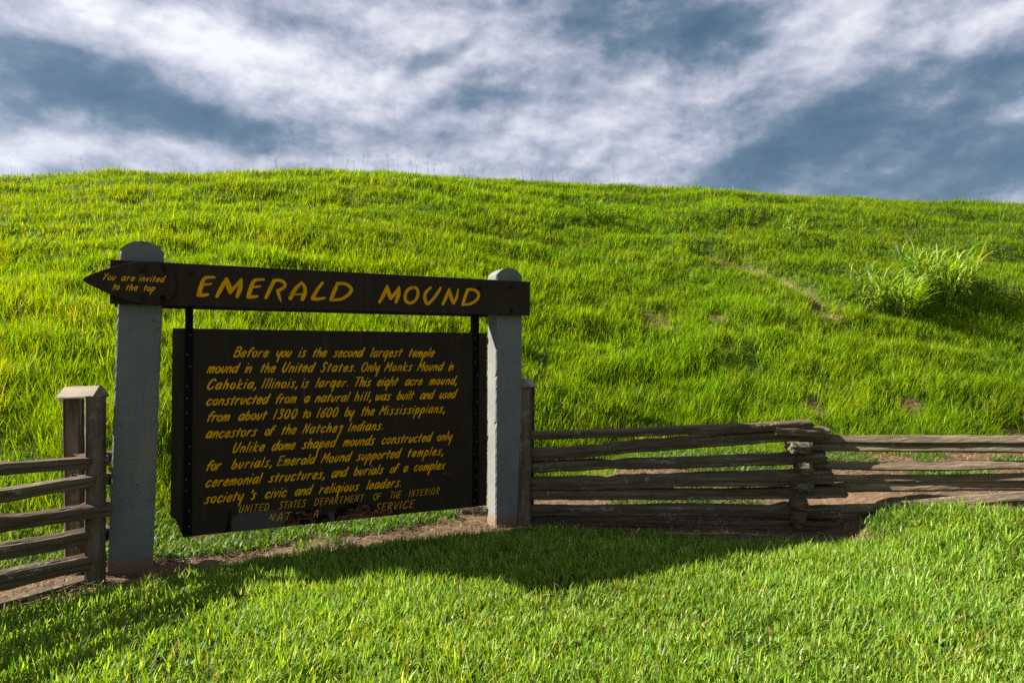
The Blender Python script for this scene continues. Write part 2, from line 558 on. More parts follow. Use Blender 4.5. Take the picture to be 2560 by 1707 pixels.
def big_mesh(name, co, faces_v, loop_counts, mat, cols=None, smooth=True, vec=None):
    """co Nx3, faces_v flat loop vertex indices, loop_counts per face"""
    me = bpy.data.meshes.new(name)
    me.vertices.add(len(co))
    me.vertices.foreach_set('co', np.ascontiguousarray(co, np.float32).ravel())
    me.loops.add(len(faces_v))
    me.loops.foreach_set('vertex_index', np.ascontiguousarray(faces_v, np.int32))
    nf = len(loop_counts)
    me.polygons.add(nf)
    st = np.zeros(nf, np.int32); st[1:] = np.cumsum(loop_counts)[:-1]
    me.polygons.foreach_set('loop_start', st)
    if smooth:
        me.polygons.foreach_set('use_smooth', np.ones(nf, bool))
    me.update(calc_edges=True)
    if cols is not None:
        a = me.attributes.new('Col', 'FLOAT_COLOR', 'POINT')
        c4 = np.ones((len(co), 4), np.float32); c4[:, :3] = cols
        a.data.foreach_set('color', c4.ravel())
    me.materials.append(mat)
    o = bpy.data.objects.new(name, me)
    COL.objects.link(o)
    return o


# ---------------------------------------------------------------- ground and hill sheets
def axis(lo, hi, step, far_lo, far_hi, grow=1.35):
    a = list(np.arange(lo, hi + 1e-6, step))
    s = step; x = lo; pre = []
    while x > far_lo:
        s *= grow; x -= s; pre.append(max(x, far_lo))
    s = step; x = hi; post = []
    while x < far_hi:
        s *= grow; x += s; post.append(min(x, far_hi))
    return np.array(pre[::-1] + a + post)


def sheet(name, xs, ys, zf, mat, soil=None):
    gx, gy = np.meshgrid(xs, ys)
    z = zf(gx, gy)
    co = np.stack([gx.ravel(), gy.ravel(), z.ravel()], 1)
    nx, ny = len(xs), len(ys)
    i = np.arange(nx * ny).reshape(ny, nx)
    f = np.stack([i[:-1, :-1], i[:-1, 1:], i[1:, 1:], i[1:, :-1]], -1).reshape(-1, 4)
    o = big_mesh(name, co, f.ravel(), np.full(len(f), 4), mat)
    if soil is not None:
        at = o.data.attributes.new('soil', 'FLOAT', 'POINT')
        at.data.foreach_set('value', np.ascontiguousarray(soil(gx, gy).ravel(), np.float32))
    return o


def lawn_soft(x, y):
    return in_poly(x + 0.10 * (fbm(x * 6, y * 6, 2) - 0.5), y + 0.12 * (fbm(x * 6 + 40, y * 6, 2) - 0.5), LAWN)


def gz_full(x, y):
    near = np.clip(1 - (np.hypot(x, y - 5) - 10) / 6, 0, 1)
    base = ground_z(x, y)
    rough = 0.035 * (fbm(x * 7, y * 7, 3) - 0.5) + 0.014 * (fbm(x * 26, y * 26, 2) - 0.5)
    return near * (base + np.where(lawn_soft(x, y), 0.25, 1.0) * rough)


g_o = sheet('ground', axis(-6, 8.5, 0.055, -900, 900), axis(2.4, 9.6, 0.05, -900, 900), gz_full, M['dirt'],
            lambda x, y: np.where(lawn_soft(x, y) | (np.hypot(x, y - 5) > 25), 0.85, 0.0))
tag(g_o, kind='structure')

h_xs = axis(-17, 17, 0.14, -60, 60)
h_ys = np.concatenate([np.arange(3.0, 15.5, 0.10), np.arange(15.5, 21, 0.16), np.arange(21, 60, 2.0)])


def hz_sheet(x, y):
    return hill_z(x, y) - np.where(y < toe(x), 0.06, 0.0)


h_o = sheet('hill', h_xs, h_ys, hz_sheet, M['hill'],
            lambda x, y: np.clip(1 - np.maximum(bare_mask(x, y) * 1.1, np.clip(1.4 - rut_dist(x, y) / 0.19, 0, 1)), 0, 1)
            * np.clip((y - toe(x)) / 0.5 - 0.2, 0, 1))
tag(h_o, kind='structure')


def surf_z(x, y):
    return np.maximum(gz_full(x, y), hz_sheet(x, y))


# ---------------------------------------------------------------- grass
def blades(rs, base, height, width, az, lean, curl, col, segs, side_twist=0.5, tipcol=None):
    """returns verts, loop indices, loop counts, colours for a batch of tapering, bending blades"""
    N = len(base)
    dirx, diry = np.cos(az), np.sin(az)
    tw = az + np.pi / 2 + rs.uniform(-side_twist, side_twist, N)
    sx, sy = np.cos(tw), np.sin(tw)
    pos = base.astype(np.float64).copy()
    if segs == 2:
        wid = [0.85, 0.8]; step = [0.55, 0.45]
    else:
        wid = [0.75, 1.0, 0.72] if segs == 3 else [0.7, 1.0, 0.95, 0.6]
        step = [0.36, 0.36, 0.28] if segs == 3 else [0.28, 0.26, 0.24, 0.22]
    V = []
    th = lean.copy()
    for k in range(segs):
        w = (width * wid[k] * 0.5)
        V.append(np.stack([pos[:, 0] - sx * w, pos[:, 1] - sy * w, pos[:, 2]], 1))
        V.append(np.stack([pos[:, 0] + sx * w, pos[:, 1] + sy * w, pos[:, 2]], 1))
        L = height * step[k]
        pos[:, 0] += np.sin(th) * dirx * L
        pos[:, 1] += np.sin(th) * diry * L
        pos[:, 2] += np.cos(th) * L
        th = th + curl / segs
    V.append(pos)
    nv = 2 * segs + 1
    co = np.stack(V, 1).reshape(-1, 3)
    pat = []; cnt = []
    for k in range(segs - 1):
        pat += [2 * k, 2 * k + 1, 2 * k + 3, 2 * k + 2]; cnt.append(4)
    k = segs - 1
    pat += [2 * k, 2 * k + 1, 2 * k + 2]; cnt.append(3)
    loops = (np.arange(N)[:, None] * nv + np.array(pat)[None, :]).ravel()
    counts = np.tile(np.array(cnt), N)
    cols = np.repeat(col, nv, axis=0).reshape(N, nv, 3)
    cols = cols.copy()
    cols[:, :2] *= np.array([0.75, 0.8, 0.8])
    if tipcol is not None:
        cols[:, -1] = tipcol
    return co, loops, counts, cols.reshape(-1, 3)


def join_batches(name, batches, mat):
    off = 0; C = []; Lp = []; Ct = []; K = []
    for co, lo, ct, cl in batches:
        C.append(co); Lp.append(lo + off); Ct.append(ct); K.append(cl); off += len(co)
    return big_mesh(name, np.concatenate(C), np.concatenate(Lp), np.concatenate(Ct), mat, np.concatenate(K))


def pick(rs, n, palette, weights, var=0.18):
    p = np.array(palette)[rs.choice(len(palette), n, p=np.array(weights) / sum(weights))]
    v = np.exp(rs.normal(0, var, (n, 1)))
    return np.clip(p * v * np.exp(rs.normal(0, 0.06, (n, 3))), 0.002, 0.8)


def dens_keep(rs, x, y, full_at):
    """thin the blades out with distance from the place a viewer stands"""
    return rs.rand(len(x)) < np.clip(full_at / np.hypot(x, y), 0, 1) ** 1.6


def visible_wedge(x, y, margin=1.2):
    return np.abs(x) < 0.78 * np.maximum(y, 0) + margin


def scatter(rs, x0, x1, y0, y1, density):
    n = int((x1 - x0) * (y1 - y0) * density)
    return rs.uniform(x0, x1, n), rs.uniform(y0, y1, n)


def lawn_grass():
    rs = np.random.RandomState(11)
    x, y = scatter(rs, -5.5, 8.5, 1.6, 7.9, 6400)
    keep = in_poly(x + rs.normal(0, 0.035, len(x)), y + rs.normal(0, 0.045, len(x)), LAWN) & visible_wedge(x, y, 0.9)
    keep &= rs.rand(len(x)) < np.where(y < 2.9, 0.45, 1.0)
    keep &= rs.rand(len(x)) < np.clip((fbm(x * 3.0 + 70, y * 3.0, 2) - 0.22) * 5, 0.35, 1)
    x, y = x[keep], y[keep]
    n = len(x)
    patch = fbm(x * 1.1 + 5, y * 1.1, 3)
    tuft = fbm(x * 9, y * 9, 2)
    h = rs.uniform(0.050, 0.110, n) * (0.62 + 0.72 * tuft) * (0.8 + 0.5 * patch)
    shag = np.clip((x - 1.8) / 2.0, 0, 1)
    h *= 1 + 0.30 * shag * (rs.rand(n) < 0.35)
    w = rs.uniform(0.0058, 0.0112, n)
    az = rs.uniform(0, 2 * np.pi, n)
    lean = np.abs(rs.normal(0.42, 0.30, n)) + 0.15 * shag
    curl = rs.normal(0.45, 0.45, n)
    pal = [(0.150, 0.280, 0.020), (0.198, 0.335, 0.030), (0.095, 0.205, 0.018), (0.275, 0.385, 0.080), (0.40, 0.44, 0.20), (0.28, 0.21, 0.10)]
    col = pick(rs, n, pal, [4, 4, 2.6, 1.8, 0.55, 0.25])
    mot = fbm(x * 2.4 + 90, y * 2.4, 3)[:, None]
    col *= (0.80 + 0.4 * patch)[:, None] * (np.array([0.85, 0.95, 0.9]) + np.array([0.35, 0.12, 0.3]) * mot)
    base = np.stack([x, y, gz_full(x, y) - 0.006], 1)
    b1 = blades(rs, base, h, w, az, lean, curl, col, 3)
    # matted thatch underneath: short lying blades
    x, y = scatter(rs, -5.5, 8.5, 1.6, 7.9, 3200)
    keep = in_poly(x, y, LAWN) & visible_wedge(x, y, 0.9)
    x, y = x[keep], y[keep]; n = len(x)
    base = np.stack([x, y, gz_full(x, y) + rs.uniform(0.0, 0.015, n)], 1)
    col = pick(rs, n, [(0.09, 0.17, 0.010), (0.16, 0.16, 0.05), (0.055, 0.12, 0.008)], [3, 0.8, 2])
    b2 = blades(rs, base, rs.uniform(0.03, 0.07, n), rs.uniform(0.003, 0.006, n), rs.uniform(0, 6.28, n),
                rs.uniform(0.9, 1.45, n), rs.normal(0.1, 0.3, n), col, 2)
    # long loose blades along the unmown rim and here and there
    x, y = scatter(rs, -4.5, 8.0, 2.8, 7.9, 900)
    sgn = in_poly(x, y, LAWN)
    rim = sgn & ~in_poly(x, y + 0.22, LAWN)
    keep = (rim & (rs.rand(len(x)) < 0.9) & (x > -1.0)) | (sgn & (rs.rand(len(x)) < 0.035))
    x, y = x[keep], y[keep]; n = len(x)
    base = np.stack([x, y, gz_full(x, y) - 0.005], 1)
    col = pick(rs, n, [(0.085, 0.185, 0.018), (0.13, 0.22, 0.035), (0.06, 0.14, 0.016)], [3, 1.5, 2])
    b3 = blades(rs, base, rs.uniform(0.08, 0.165, n), rs.uniform(0.004, 0.007, n), rs.uniform(0, 6.28, n),
                np.abs(rs.normal(0.35, 0.25, n)), rs.normal(0.8, 0.4, n), col, 3)
    # low broad-leaved weeds and clover knots in the sward
    kx, ky = scatter(rs, -3.5, 5.0, 2.6, 6.0, 3.2)
    ok = in_poly(kx, ky + .1, LAWN) & visible_wedge(kx, ky, .2)
    kx, ky = kx[ok], ky[ok]
    idx = np.repeat(np.arange(len(kx)), 16); n = len(idx)
    x = kx[idx] + rs.normal(0, .05, n); y = ky[idx] + rs.normal(0, .05, n)
    base = np.stack([x, y, gz_full(x, y) + rs.uniform(.02, .05, n)], 1)
    col = pick(rs, n, [(0.12, 0.24, 0.05), (0.17, 0.29, 0.05), (0.09, 0.19, 0.04)], [2, 2, 1])
    b4 = blades(rs, base, rs.uniform(.02, .045, n), rs.uniform(.012, .02, n), rs.uniform(0, 6.28, n), rs.uniform(.7, 1.3, n), rs.normal(.3, .3, n), col, 3)
    x, y = scatter(rs, -3.5, 6.0, 2.6, 6.2, 26)
    ok = in_poly(x, y + .05, LAWN); x, y = x[ok], y[ok]; n = len(x)
    base = np.stack([x, y, gz_full(x, y) + rs.uniform(.03, .065, n)], 1)
    col = pick(rs, n, [(0.34, 0.24, 0.12), (0.22, 0.13, 0.06), (0.48, 0.42, 0.27)], [3, 2, 2])
    b5 = blades(rs, base, rs.uniform(.02, .07, n), rs.uniform(.004, .012, n), rs.uniform(0, 6.28, n), rs.uniform(1.0, 1.6, n), rs.normal(.2, .3, n), col, 3)
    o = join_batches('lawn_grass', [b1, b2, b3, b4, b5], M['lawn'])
    tag(o, 'short broad bladed mown lawn grass in front of the sign and fence', 'grass', kind='stuff')


lawn_grass()


def mound_grass():
    rs = np.random.RandomState(5)
    out = []
    # tufts: several blades share a root, a vigour and a colour
    x, y = scatter(rs, -19, 20, 4.6, 21.5, 300)
    u = (y - toe(x))
    edge = 0.25 + 0.5 * (fbm(x * 1.6, y * 1.6, 2) - 0.4)
    right_bank = 0.35 * np.clip((x - 1.0) / 1.2, 0, 1) - 0.35 * np.clip((x + 0.2) / 0.4, 0, 1) * np.clip((1.8 - x) / 1.0, 0, 1)
    keep = (u > edge + right_bank) & visible_wedge(x, y, 2.0)
    keep &= dens_keep(rs, x, y, 12.0)
    bm = np.maximum(bare_mask(x, y), np.clip(1.2 - rut_dist(x, y) / 0.19, 0, 1))
    keep &= rs.rand(len(x)) > bm * 0.97
    x, y = x[keep], y[keep]
    vig = fbm(x * 0.9 + 11, y * 1.7 + 3, 3)
    holes = fbm(x * 2.1 + 31, y * 3.8 + 7, 2)
    keep = rs.rand(len(x)) < np.clip((holes - 0.20) * 6.0, 0.40, 1)
    x, y, vig, holes = x[keep], y[keep], vig[keep], holes[keep]
    nt = len(x)
    dist = np.hypot(x, y)
    nb = np.where(dist < 11, 9, np.where(dist < 15, 8, 7))
    idx = np.repeat(np.arange(nt), nb)
    n = len(idx)
    foot = np.clip((y - toe(x) - 0.1) / 1.4, 0.35, 1)
    th = (0.14 + 0.24 * vig ** 1.3) * foot * np.clip(0.55 + 0.9 * holes, 0.6, 1.2)
    crest = np.clip((y - 16.5) / 2.5, 0, 1)
    th = th * np.clip(1 - 0.40 * np.clip((dist - 10) / 5, 0, 1) - 0.15 * crest, .4, 1)
    taz = rs.uniform(0, 2 * np.pi, nt)
    bx = x[idx] + rs.normal(0, 0.035, n); by = y[idx] + rs.normal(0, 0.035, n)
    h = th[idx] * rs.uniform(0.65, 1.35, n)
    wscale = np.clip(dist / 9.0, 0.80, 1.45)
    w = rs.uniform(0.0042, 0.0082, n) * wscale[idx]
    az = np.where(rs.rand(n) < 0.55, taz[idx] + rs.normal(0, 0.7, n), rs.uniform(0, 2 * np.pi, n))
    # the bank's fall pulls the blades downhill a little
    lean = np.abs(rs.normal(0.30, 0.20, n)); curl = np.abs(rs.normal(0.75, 0.45, n))
    down = rs.rand(n) < 0.25
    az = np.where(down, -np.pi / 2 + rs.normal(0, 0.7, n), az)
    pal = [(0.145, 0.250, 0.004), (0.180, 0.285, 0.005), (0.100, 0.195, 0.004), (0.230, 0.315, 0.012), (0.36, 0.36, 0.12), (0.28, 0.19, 0.07)]
    tone = pick(rs, nt, pal[:4], [4, 4, 2.5, 1.5], 0.10)
    tone *= (0.82 + 0.40 * fbm(x * 0.55 + 20, y * 0.9 + 4, 3))[:, None] * (np.array([0.78, 0.95, 1.0]) + np.array([0.44, 0.10, 0.6]) * fbm(x * 0.8 + 50, y * 1.2, 3)[:, None])
    col = tone[idx] * np.exp(rs.normal(0, 0.20, (n, 1)))
    h = np.where(rs.rand(n) < 0.03, h * 1.55, h)
    dry = rs.rand(n) < 0.02 + 0.10 * np.clip(fbm(bx * 1.2 + 33, by * 1.5, 2) - 0.55, 0, 1) * 4
    col[dry] = pick(rs, dry.sum(), pal[4:], [3, 1])
    # backlit yellow painted into the blades toward the sunny west, a cooler green eastward
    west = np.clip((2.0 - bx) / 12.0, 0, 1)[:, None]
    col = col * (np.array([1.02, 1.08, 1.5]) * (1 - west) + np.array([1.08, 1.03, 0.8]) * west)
    base = np.stack([bx, by, surf_z(bx, by) - 0.015], 1)
    near = dist[idx] < 12.5
    for sel, segs in ((near, 3), (~near, 2)):
        out.append(blades(rs, base[sel], h[sel], w[sel], az[sel], lean[sel], curl[sel], np.clip(col[sel], 0.002, .6), segs))
    # short undergrowth that closes the sward
    x, y = scatter(rs, -19, 20, 4.6, 21.0, 1100)
    u = (y - toe(x))
    keep = (u > 0.25 + 0.5 * (fbm(x * 1.6, y * 1.6, 2) - 0.4) + np.where(x > 0.9, 0.35, 0)) & visible_wedge(x, y, 2.0) & dens_keep(rs, x, y, 9.0)
    bm = np.maximum(bare_mask(x, y), np.clip(1.2 - rut_dist(x, y) / 0.19, 0, 1))
    keep &= rs.rand(len(x)) > bm
    x, y = x[keep], y[keep]; n = len(x)
    base = np.stack([x, y, surf_z(x, y) - 0.01], 1)
    col = pick(rs, n, [(0.110, 0.180, 0.006), (0.08, 0.14, 0.006), (0.18, 0.18, 0.03)], [3, 2, 0.8])
    out.append(blades(rs, base, rs.uniform(0.08, 0.20, n), rs.uniform(0.005, 0.009, n) * np.clip(np.hypot(x, y) / 9, .9, 2),
                      rs.uniform(0, 6.28, n), np.abs(rs.normal(0.6, 0.35, n)), rs.normal(0.5, 0.4, n), col, 2))
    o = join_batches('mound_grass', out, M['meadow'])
    tag(o, 'long bright green meadow grass covering the slope of the mound', 'grass', kind='stuff')


mound_grass()


def straw_litter():
    rs = np.random.RandomState(21)
    x, y = scatter(rs, -5.5, 8.0, 3.4, 10.2, 1900)
    z = surf_z(x, y)
    u = y - toe(x)
    soilish = ~in_poly(x, y - 0.03, LAWN)
    strip = soilish & (u < 1.3)
    bank = np.clip((x - 0.6) / 1.0, 0, 1) * np.clip((u + 1.0) / 0.8, 0, 1)
    under = np.clip(1.2 - np.abs(y - (5.5 + 0.45 * (x + 1.6))) / 0.8, 0, 1) * (x < 0.6)
    p = 0.18 + 0.85 * bank + 0.35 * under
    bare = bare_mask(x, y) > 0.3
    keep = (strip & (rs.rand(len(x)) < p) & visible_wedge(x, y, 1.0)) | (bare & (rs.rand(len(x)) < 0.9))
    x, y = x[keep], y[keep]; n = len(x)
    base = np.stack([x, y, surf_z(x, y) + rs.uniform(0.002, 0.02, n)], 1)
    col = pick(rs, n, [(0.20, 0.12, 0.062), (0.30, 0.20, 0.11), (0.10, 0.055, 0.027), (0.40, 0.31, 0.19)], [3, 2.2, 2.4, 0.9], 0.25)
    b = blades(rs, base, rs.uniform(0.03, 0.17, n), rs.uniform(0.0022, 0.0075, n), rs.uniform(0, 6.28, n),
               rs.uniform(1.25, 1.62, n), rs.normal(0.0, 0.15, n), col, 2, 0.2)
    o = join_batches('straw_litter', [b], M['straw'])
    tag(o, 'dry brown straw and grass clippings lying on the bare dirt', 'straw', kind='stuff')


straw_litter()


def ground_weeds():
    """low leafy weeds between the bare strip and the bank, and sprouts behind the fence"""
    rs = np.random.RandomState(31)
    x, y = scatter(rs, -4.5, 8.0, 4.8, 10.0, 420)
    u = y - toe(x)
    n0 = fbm(x * 1.3 + 3, y * 1.3, 3)
    left = (x < -0.55) & (u > -0.42 + 0.5 * (n0 - 0.5)) & (u < 0.75)
    mid = (x >= -0.2) & (u > -1.3) & (u < 0.7) & (n0 > 0.46) & (y > 6.7)
    moss = (x < 0.2) & ~in_poly(x, y, LAWN) & (u > -1.2) & (u <= -0.3) & (n0 > 0.66)
    rightclump = (np.hypot((x - 3.24) / 0.26, (y - 5.74) / 0.24) < 1)
    keep = (left & (rs.rand(len(x)) < 0.95)) | (mid & (rs.rand(len(x)) < 0.55)) | (moss & (rs.rand(len(x)) < 0.3)) | rightclump
    keep &= visible_wedge(x, y, 0.8)
    x, y = x[keep], y[keep]
    nb = 11
    nt = len(x); idx = np.repeat(np.arange(nt), nb); n = len(idx)
    bx = x[idx] + rs.normal(0, 0.03, n); by = y[idx] + rs.normal(0, 0.03, n)
    base = np.stack([bx, by, surf_z(bx, by) + rs.uniform(0.0, 0.035, n)], 1)
    h = rs.uniform(0.03, 0.085, n) * rs.uniform(0.7, 1.3, nt)[idx]
    col = pick(rs, n, [(0.075, 0.165, 0.022), (0.11, 0.20, 0.025), (0.05, 0.12, 0.03), (0.16, 0.22, 0.05)], [3, 3, 2, 0.8])
    b = blades(rs, base, h, rs.uniform(0.007, 0.014, n), rs.uniform(0, 6.28, n), np.abs(rs.normal(0.7, 0.35, n)),
               rs.normal(0.7, 0.4, n), col, 3)
    o = join_batches('ground_weeds', [b], M['lawn'])
    tag(o, 'low leafy weeds creeping over the dirt behind the sign and fence', 'weeds', kind='stuff')


ground_weeds()


def seed_stalks():
    rs = np.random.RandomState(41)
    pts = []
    # loose bunches along the crest, as they stand against the sky
    for cx, k, sp in ((-13.0, 5, .9), (-11.0, 9, 1.0), (-8.6, 14, .8), (-6.4, 12, .7), (-4.2, 22, .9), (-2.6, 26, .8), (-1.0, 14, .7), (0.9, 14, .9),
                      (3.0, 6, .8), (5.8, 5, .8), (8.0, 6, .5), (12.5, 12, .8), (14.2, 14, .8)):
        for _ in range(int(k * 0.6)):
            pts.append((cx + rs.normal(0, sp * 0.6), rs.uniform(17.6, 20.0)))
    pts = np.array(pts)
    V = []; F = []; C = []
    def ribbon(p, q, w, c):
        d = np.array(q) - np.array(p)
        for s in (np.array([w, 0, 0]), np.array([0, w, 0])):
            i = len(V)
            V.extend([np.array(p) - s, np.array(p) + s, np.array(q) + s * .6, np.array(q) - s * .6])
            F.append((i, i + 1, i + 2, i + 3)); C.extend([c] * 4)
    zz = surf_z(pts[:, 0], pts[:, 1])
    for (x, y), z in zip(pts, zz):
        h = rs.uniform(0.30, 0.66); lx, ly = rs.normal(0, 0.12), rs.normal(0, 0.08)
        c = np.array((0.13, 0.15, 0.06)) * rs.uniform(0.6, 1.3)
        p0 = (x, y, z); p1 = (x + lx * h * .4, y + ly * h, z + h * .6); p2 = (x + lx * h, y + ly * h * 2, z + h)
        ribbon(p0, p1, 0.0030, c); ribbon(p1, p2, 0.0022, c)
        for k in range(rs.randint(2, 5)):
            a = rs.uniform(0, 6.28); L = rs.uniform(0.07, 0.14)
            ribbon(p2, (p2[0] + math.cos(a) * L * .8, p2[1] + math.sin(a) * L * .8, p2[2] + L * rs.uniform(-.1, .7)), 0.0032, c * 0.8)
    V = np.array(V); F = np.array(F)
    o = big_mesh('seed_stalks', V, F.ravel(), np.full(len(F), 4), M['straw'], np.array(C), smooth=False)
    tag(o, 'thin grass seed stalks standing against the sky along the crest', 'grass stalks', kind='stuff')


seed_stalks()


def tall_clump(name, cx, cy, h, rad, n, seed, label, cat='grass clump', group='tall grass clumps on the slope'):
    rs = np.random.RandomState(seed)
    cz = float(surf_z(np.array([cx]), np.array([cy]))[0])
    t = empty(name, (cx, cy, cz))
    tag(t, label, cat, group)
    r = rad * 0.55 * np.sqrt(rs.rand(n)); a = rs.uniform(0, 6.28, n)
    bx, by = r * np.cos(a), r * np.sin(a) * 0.8
    bz = surf_z(cx + bx, cy + by) - cz - 0.02
    # stems
    stem_h = h * rs.uniform(0.45, 0.8, n)
    az = a + rs.normal(0, 0.5, n)
    lean = np.clip(0.12 + 0.45 * r / rad + rs.normal(0, .08, n), 0, .8)
    col = pick(rs, n, [(0.06, 0.14, 0.02), (0.09, 0.17, 0.02)], [1, 1])
    stems = blades(rs, np.stack([bx, by, bz], 1), stem_h, np.full(n, 0.010), az, lean, np.full(n, .2), col, 3)
    # arching leaves leave the stems at several heights
    m = 6
    idx = np.repeat(np.arange(n), m); N = len(idx)
    f = rs.uniform(0.02, 1.0, N)
    L = stem_h[idx] * f
    ox = bx[idx] + np.cos(az[idx]) * np.sin(lean[idx] + .05) * L
    oy = by[idx] + np.sin(az[idx]) * np.sin(lean[idx] + .05) * L
    oz = bz[idx] + np.cos(lean[idx]) * L
    laz = az[idx] + rs.normal(0, 0.9, N)
    lh = h * rs.uniform(0.40, 0.75, N)
    lc = pick(rs, N, [(0.17, 0.30, 0.04), (0.12, 0.24, 0.03), (0.24, 0.36, 0.09), (0.36, 0.44, 0.22)], [4, 3, 2.6, 1.4])
    dead = (f < 0.3) & (rs.rand(N) < 0.15)
    lc[dead] = (0.26, 0.20, 0.09)
    leaves = blades(rs, np.stack([ox, oy, oz], 1), lh, rs.uniform(0.016, 0.029, N), laz, np.abs(rs.normal(0.28, .16, N)),
                    np.abs(rs.normal(1.8, .5, N)), lc, 4)
    so = join_batches('stems', [stems], M['meadow']); so.parent = t
    lo = join_batches('leaves', [leaves], M['meadow']); lo.parent = t
    return t


tall_clump('tall_grass_clump', 6.98, 12.62, 0.82, 0.95, 105, 51, 'tall coarse grass clump on the slope, the lower and wider of two')
tall_clump('tall_grass_clump', 8.22, 13.15, 1.08, 0.85, 115, 52, 'tall coarse grass clump on the slope, the higher and taller of two')


tall_clump('grass_tuft', 1.98, 16.0, 0.55, 0.55, 16, 53, 'small pale grass tuft high on the slope above the right concrete post', 'grass tuft', None)
tall_clump('grass_tuft', 6.33, 15.5, 0.60, 0.30, 12, 54, 'thin upright grass tuft on the slope just above the washed-out rut', 'grass tuft', None)


def sprout(x, y, h, n, seed, label):
    rs = np.random.RandomState(seed)
    z = float(surf_z(np.array([x]), np.array([y]))[0])
    az = np.arange(n) * 2.4 + rs.uniform(0, 1, n)
    b = np.zeros((n, 3)); b[:, 2] = rs.uniform(0, h * .3, n)
    col = pick(rs, n, [(0.12, 0.215, 0.03), (0.085, 0.175, 0.022)], [1, 1], .1)
    o = join_batches('weed_sprout', [blades(rs, b, h * rs.uniform(.7, 1.1, n), np.full(n, .012), az, np.abs(rs.normal(.4, .15, n)),
                                           np.abs(rs.normal(1.1, .3, n)), col, 3, .1)], M['lawn'])
    o.location = (x, y, z - .005)
    tag(o, label, 'weed', 'weed sprouts in the bare dirt')


sprout(-1.08, 6.17, .20, 12, 61, 'bushy weed sprout on the dirt below the word SERVICE of the panel')
sprout(-0.86, 6.36, .20, 8, 62, 'thin upright weed sprout on the dirt near the concrete-grey right post')
sprout(-2.26, 5.36, .16, 7, 63, 'small weed sprout on the dirt under the chipped panel corner')
sprout(-0.55, 6.36, .07, 9, 64, 'tiny weed rosette on the dirt beside the foot of the right sign post')
TEXT = [('Before', 0.82, 1.085, 1.555), ('you', 1.129, 1.259, 1.555), ('is', 1.303, 1.371, 1.555), ('the', 1.413, 1.535, 1.555), ('second', 1.578,
    1.841, 1.555), ('largest', 1.885, 2.172, 1.555), ('temple', 2.217, 2.46, 1.555), ('mound', 0.635, 0.873, 1.434), ('in', 0.901, 0.963, 1.434), ('the',
    1.014, 1.139, 1.434), ('United', 1.177, 1.441, 1.434), ('States.', 1.474, 1.767, 1.434), ('Only', 1.806, 1.975, 1.434), ('Monks', 2.007, 2.259,
    1.434), ('Mound', 2.295, 2.548, 1.434), ('in', 2.584, 2.642, 1.434), ('Cahokia,', 0.633, 0.991, 1.31), ('Illinois,', 1.028, 1.302, 1.31), ('is',
    1.327, 1.394, 1.31), ('larger.', 1.439, 1.707, 1.31), ('This', 1.747, 1.901, 1.31), ('eight', 1.942, 2.138, 1.31), ('acre', 2.186, 2.353, 1.31),
    ('mound,', 2.405, 2.668, 1.31), ('constructed', 0.63, 1.095, 1.189), ('from', 1.126, 1.3, 1.189), ('a', 1.351, 1.401, 1.189), ('natural', 1.436,
    1.727, 1.189), ('hill,', 1.752, 1.9, 1.189), ('was', 1.927, 2.071, 1.189), ('built', 2.114, 2.28, 1.189), ('and', 2.321, 2.463, 1.189), ('used',
    2.497, 2.672, 1.189), ('from', 0.633, 0.807, 1.066), ('about', 0.858, 1.078, 1.066), ('1300', 1.114, 1.311, 1.066), ('to', 1.336, 1.412, 1.066),
    ('1600', 1.449, 1.636, 1.066), ('by', 1.671, 1.759, 1.066), ('the', 1.809, 1.932, 1.066), ('Mississippians,', 1.964, 2.555, 1.066), ('ancestors',
    0.63, 1.002, 0.941), ('of', 1.049, 1.137, 0.941), ('the', 1.175, 1.299, 0.941), ('Natchez', 1.337, 1.668, 0.941), ('Indians.', 1.703, 2.001, 0.941),
    ('Unlike', 0.818, 1.06, 0.82), ('dome', 1.104, 1.292, 0.82), ('shaped', 1.335, 1.62, 0.82), ('mounds', 1.661, 1.934, 0.82), ('constructed', 1.983,
    2.443, 0.82), ('only', 2.475, 2.628, 0.82), ('for', 0.63, 0.748, 0.696), ('burials,', 0.811, 1.111, 0.696), ('Emerald', 1.145, 1.457, 0.696),
    ('Mound', 1.486, 1.741, 0.696), ('supported', 1.774, 2.163, 0.696), ('temples,', 2.21, 2.542, 0.696), ('ceremonial', 0.63, 1.046, 0.572),
    ('structures,', 1.084, 1.521, 0.572), ('and', 1.568, 1.713, 0.572), ('burials', 1.748, 2.01, 0.572), ('of', 2.056, 2.143, 0.572), ('a', 2.174, 2.223,
    0.572), ('complex', 2.267, 2.564, 0.572), ('society', 0.625, 0.907, 0.45), ("'s", 0.943, 0.999, 0.45), ('civic', 1.056, 1.229, 0.45), ('and', 1.282,
    1.429, 0.45), ('religious', 1.471, 1.804, 0.45), ('leaders.', 1.856, 2.161, 0.45), ('UNITED', 0.869, 1.098, 0.355), ('STATES', 1.162, 1.378, 0.355),
    ('DEPARTMENT', 1.435, 1.845, 0.355), ('OF', 1.914, 1.99, 0.355), ('THE', 2.056, 2.165, 0.355), ('INTERIOR', 2.226, 2.512, 0.355), ('NAT', 1.086,
    1.261, 0.26), ('A', 1.429, 1.478, 0.26), ('SERVICE', 1.933, 2.283, 0.26)]
ARROW_TEXT = [('You', -0.042, 0.041, 2.098), ('are', 0.072, 0.16, 2.098), ('invited', 0.181, 0.353, 2.098), ('to', 0.018, 0.067, 2.031), ('the',
    0.099, 0.179, 2.031), ('top', 0.211, 0.289, 2.031)]
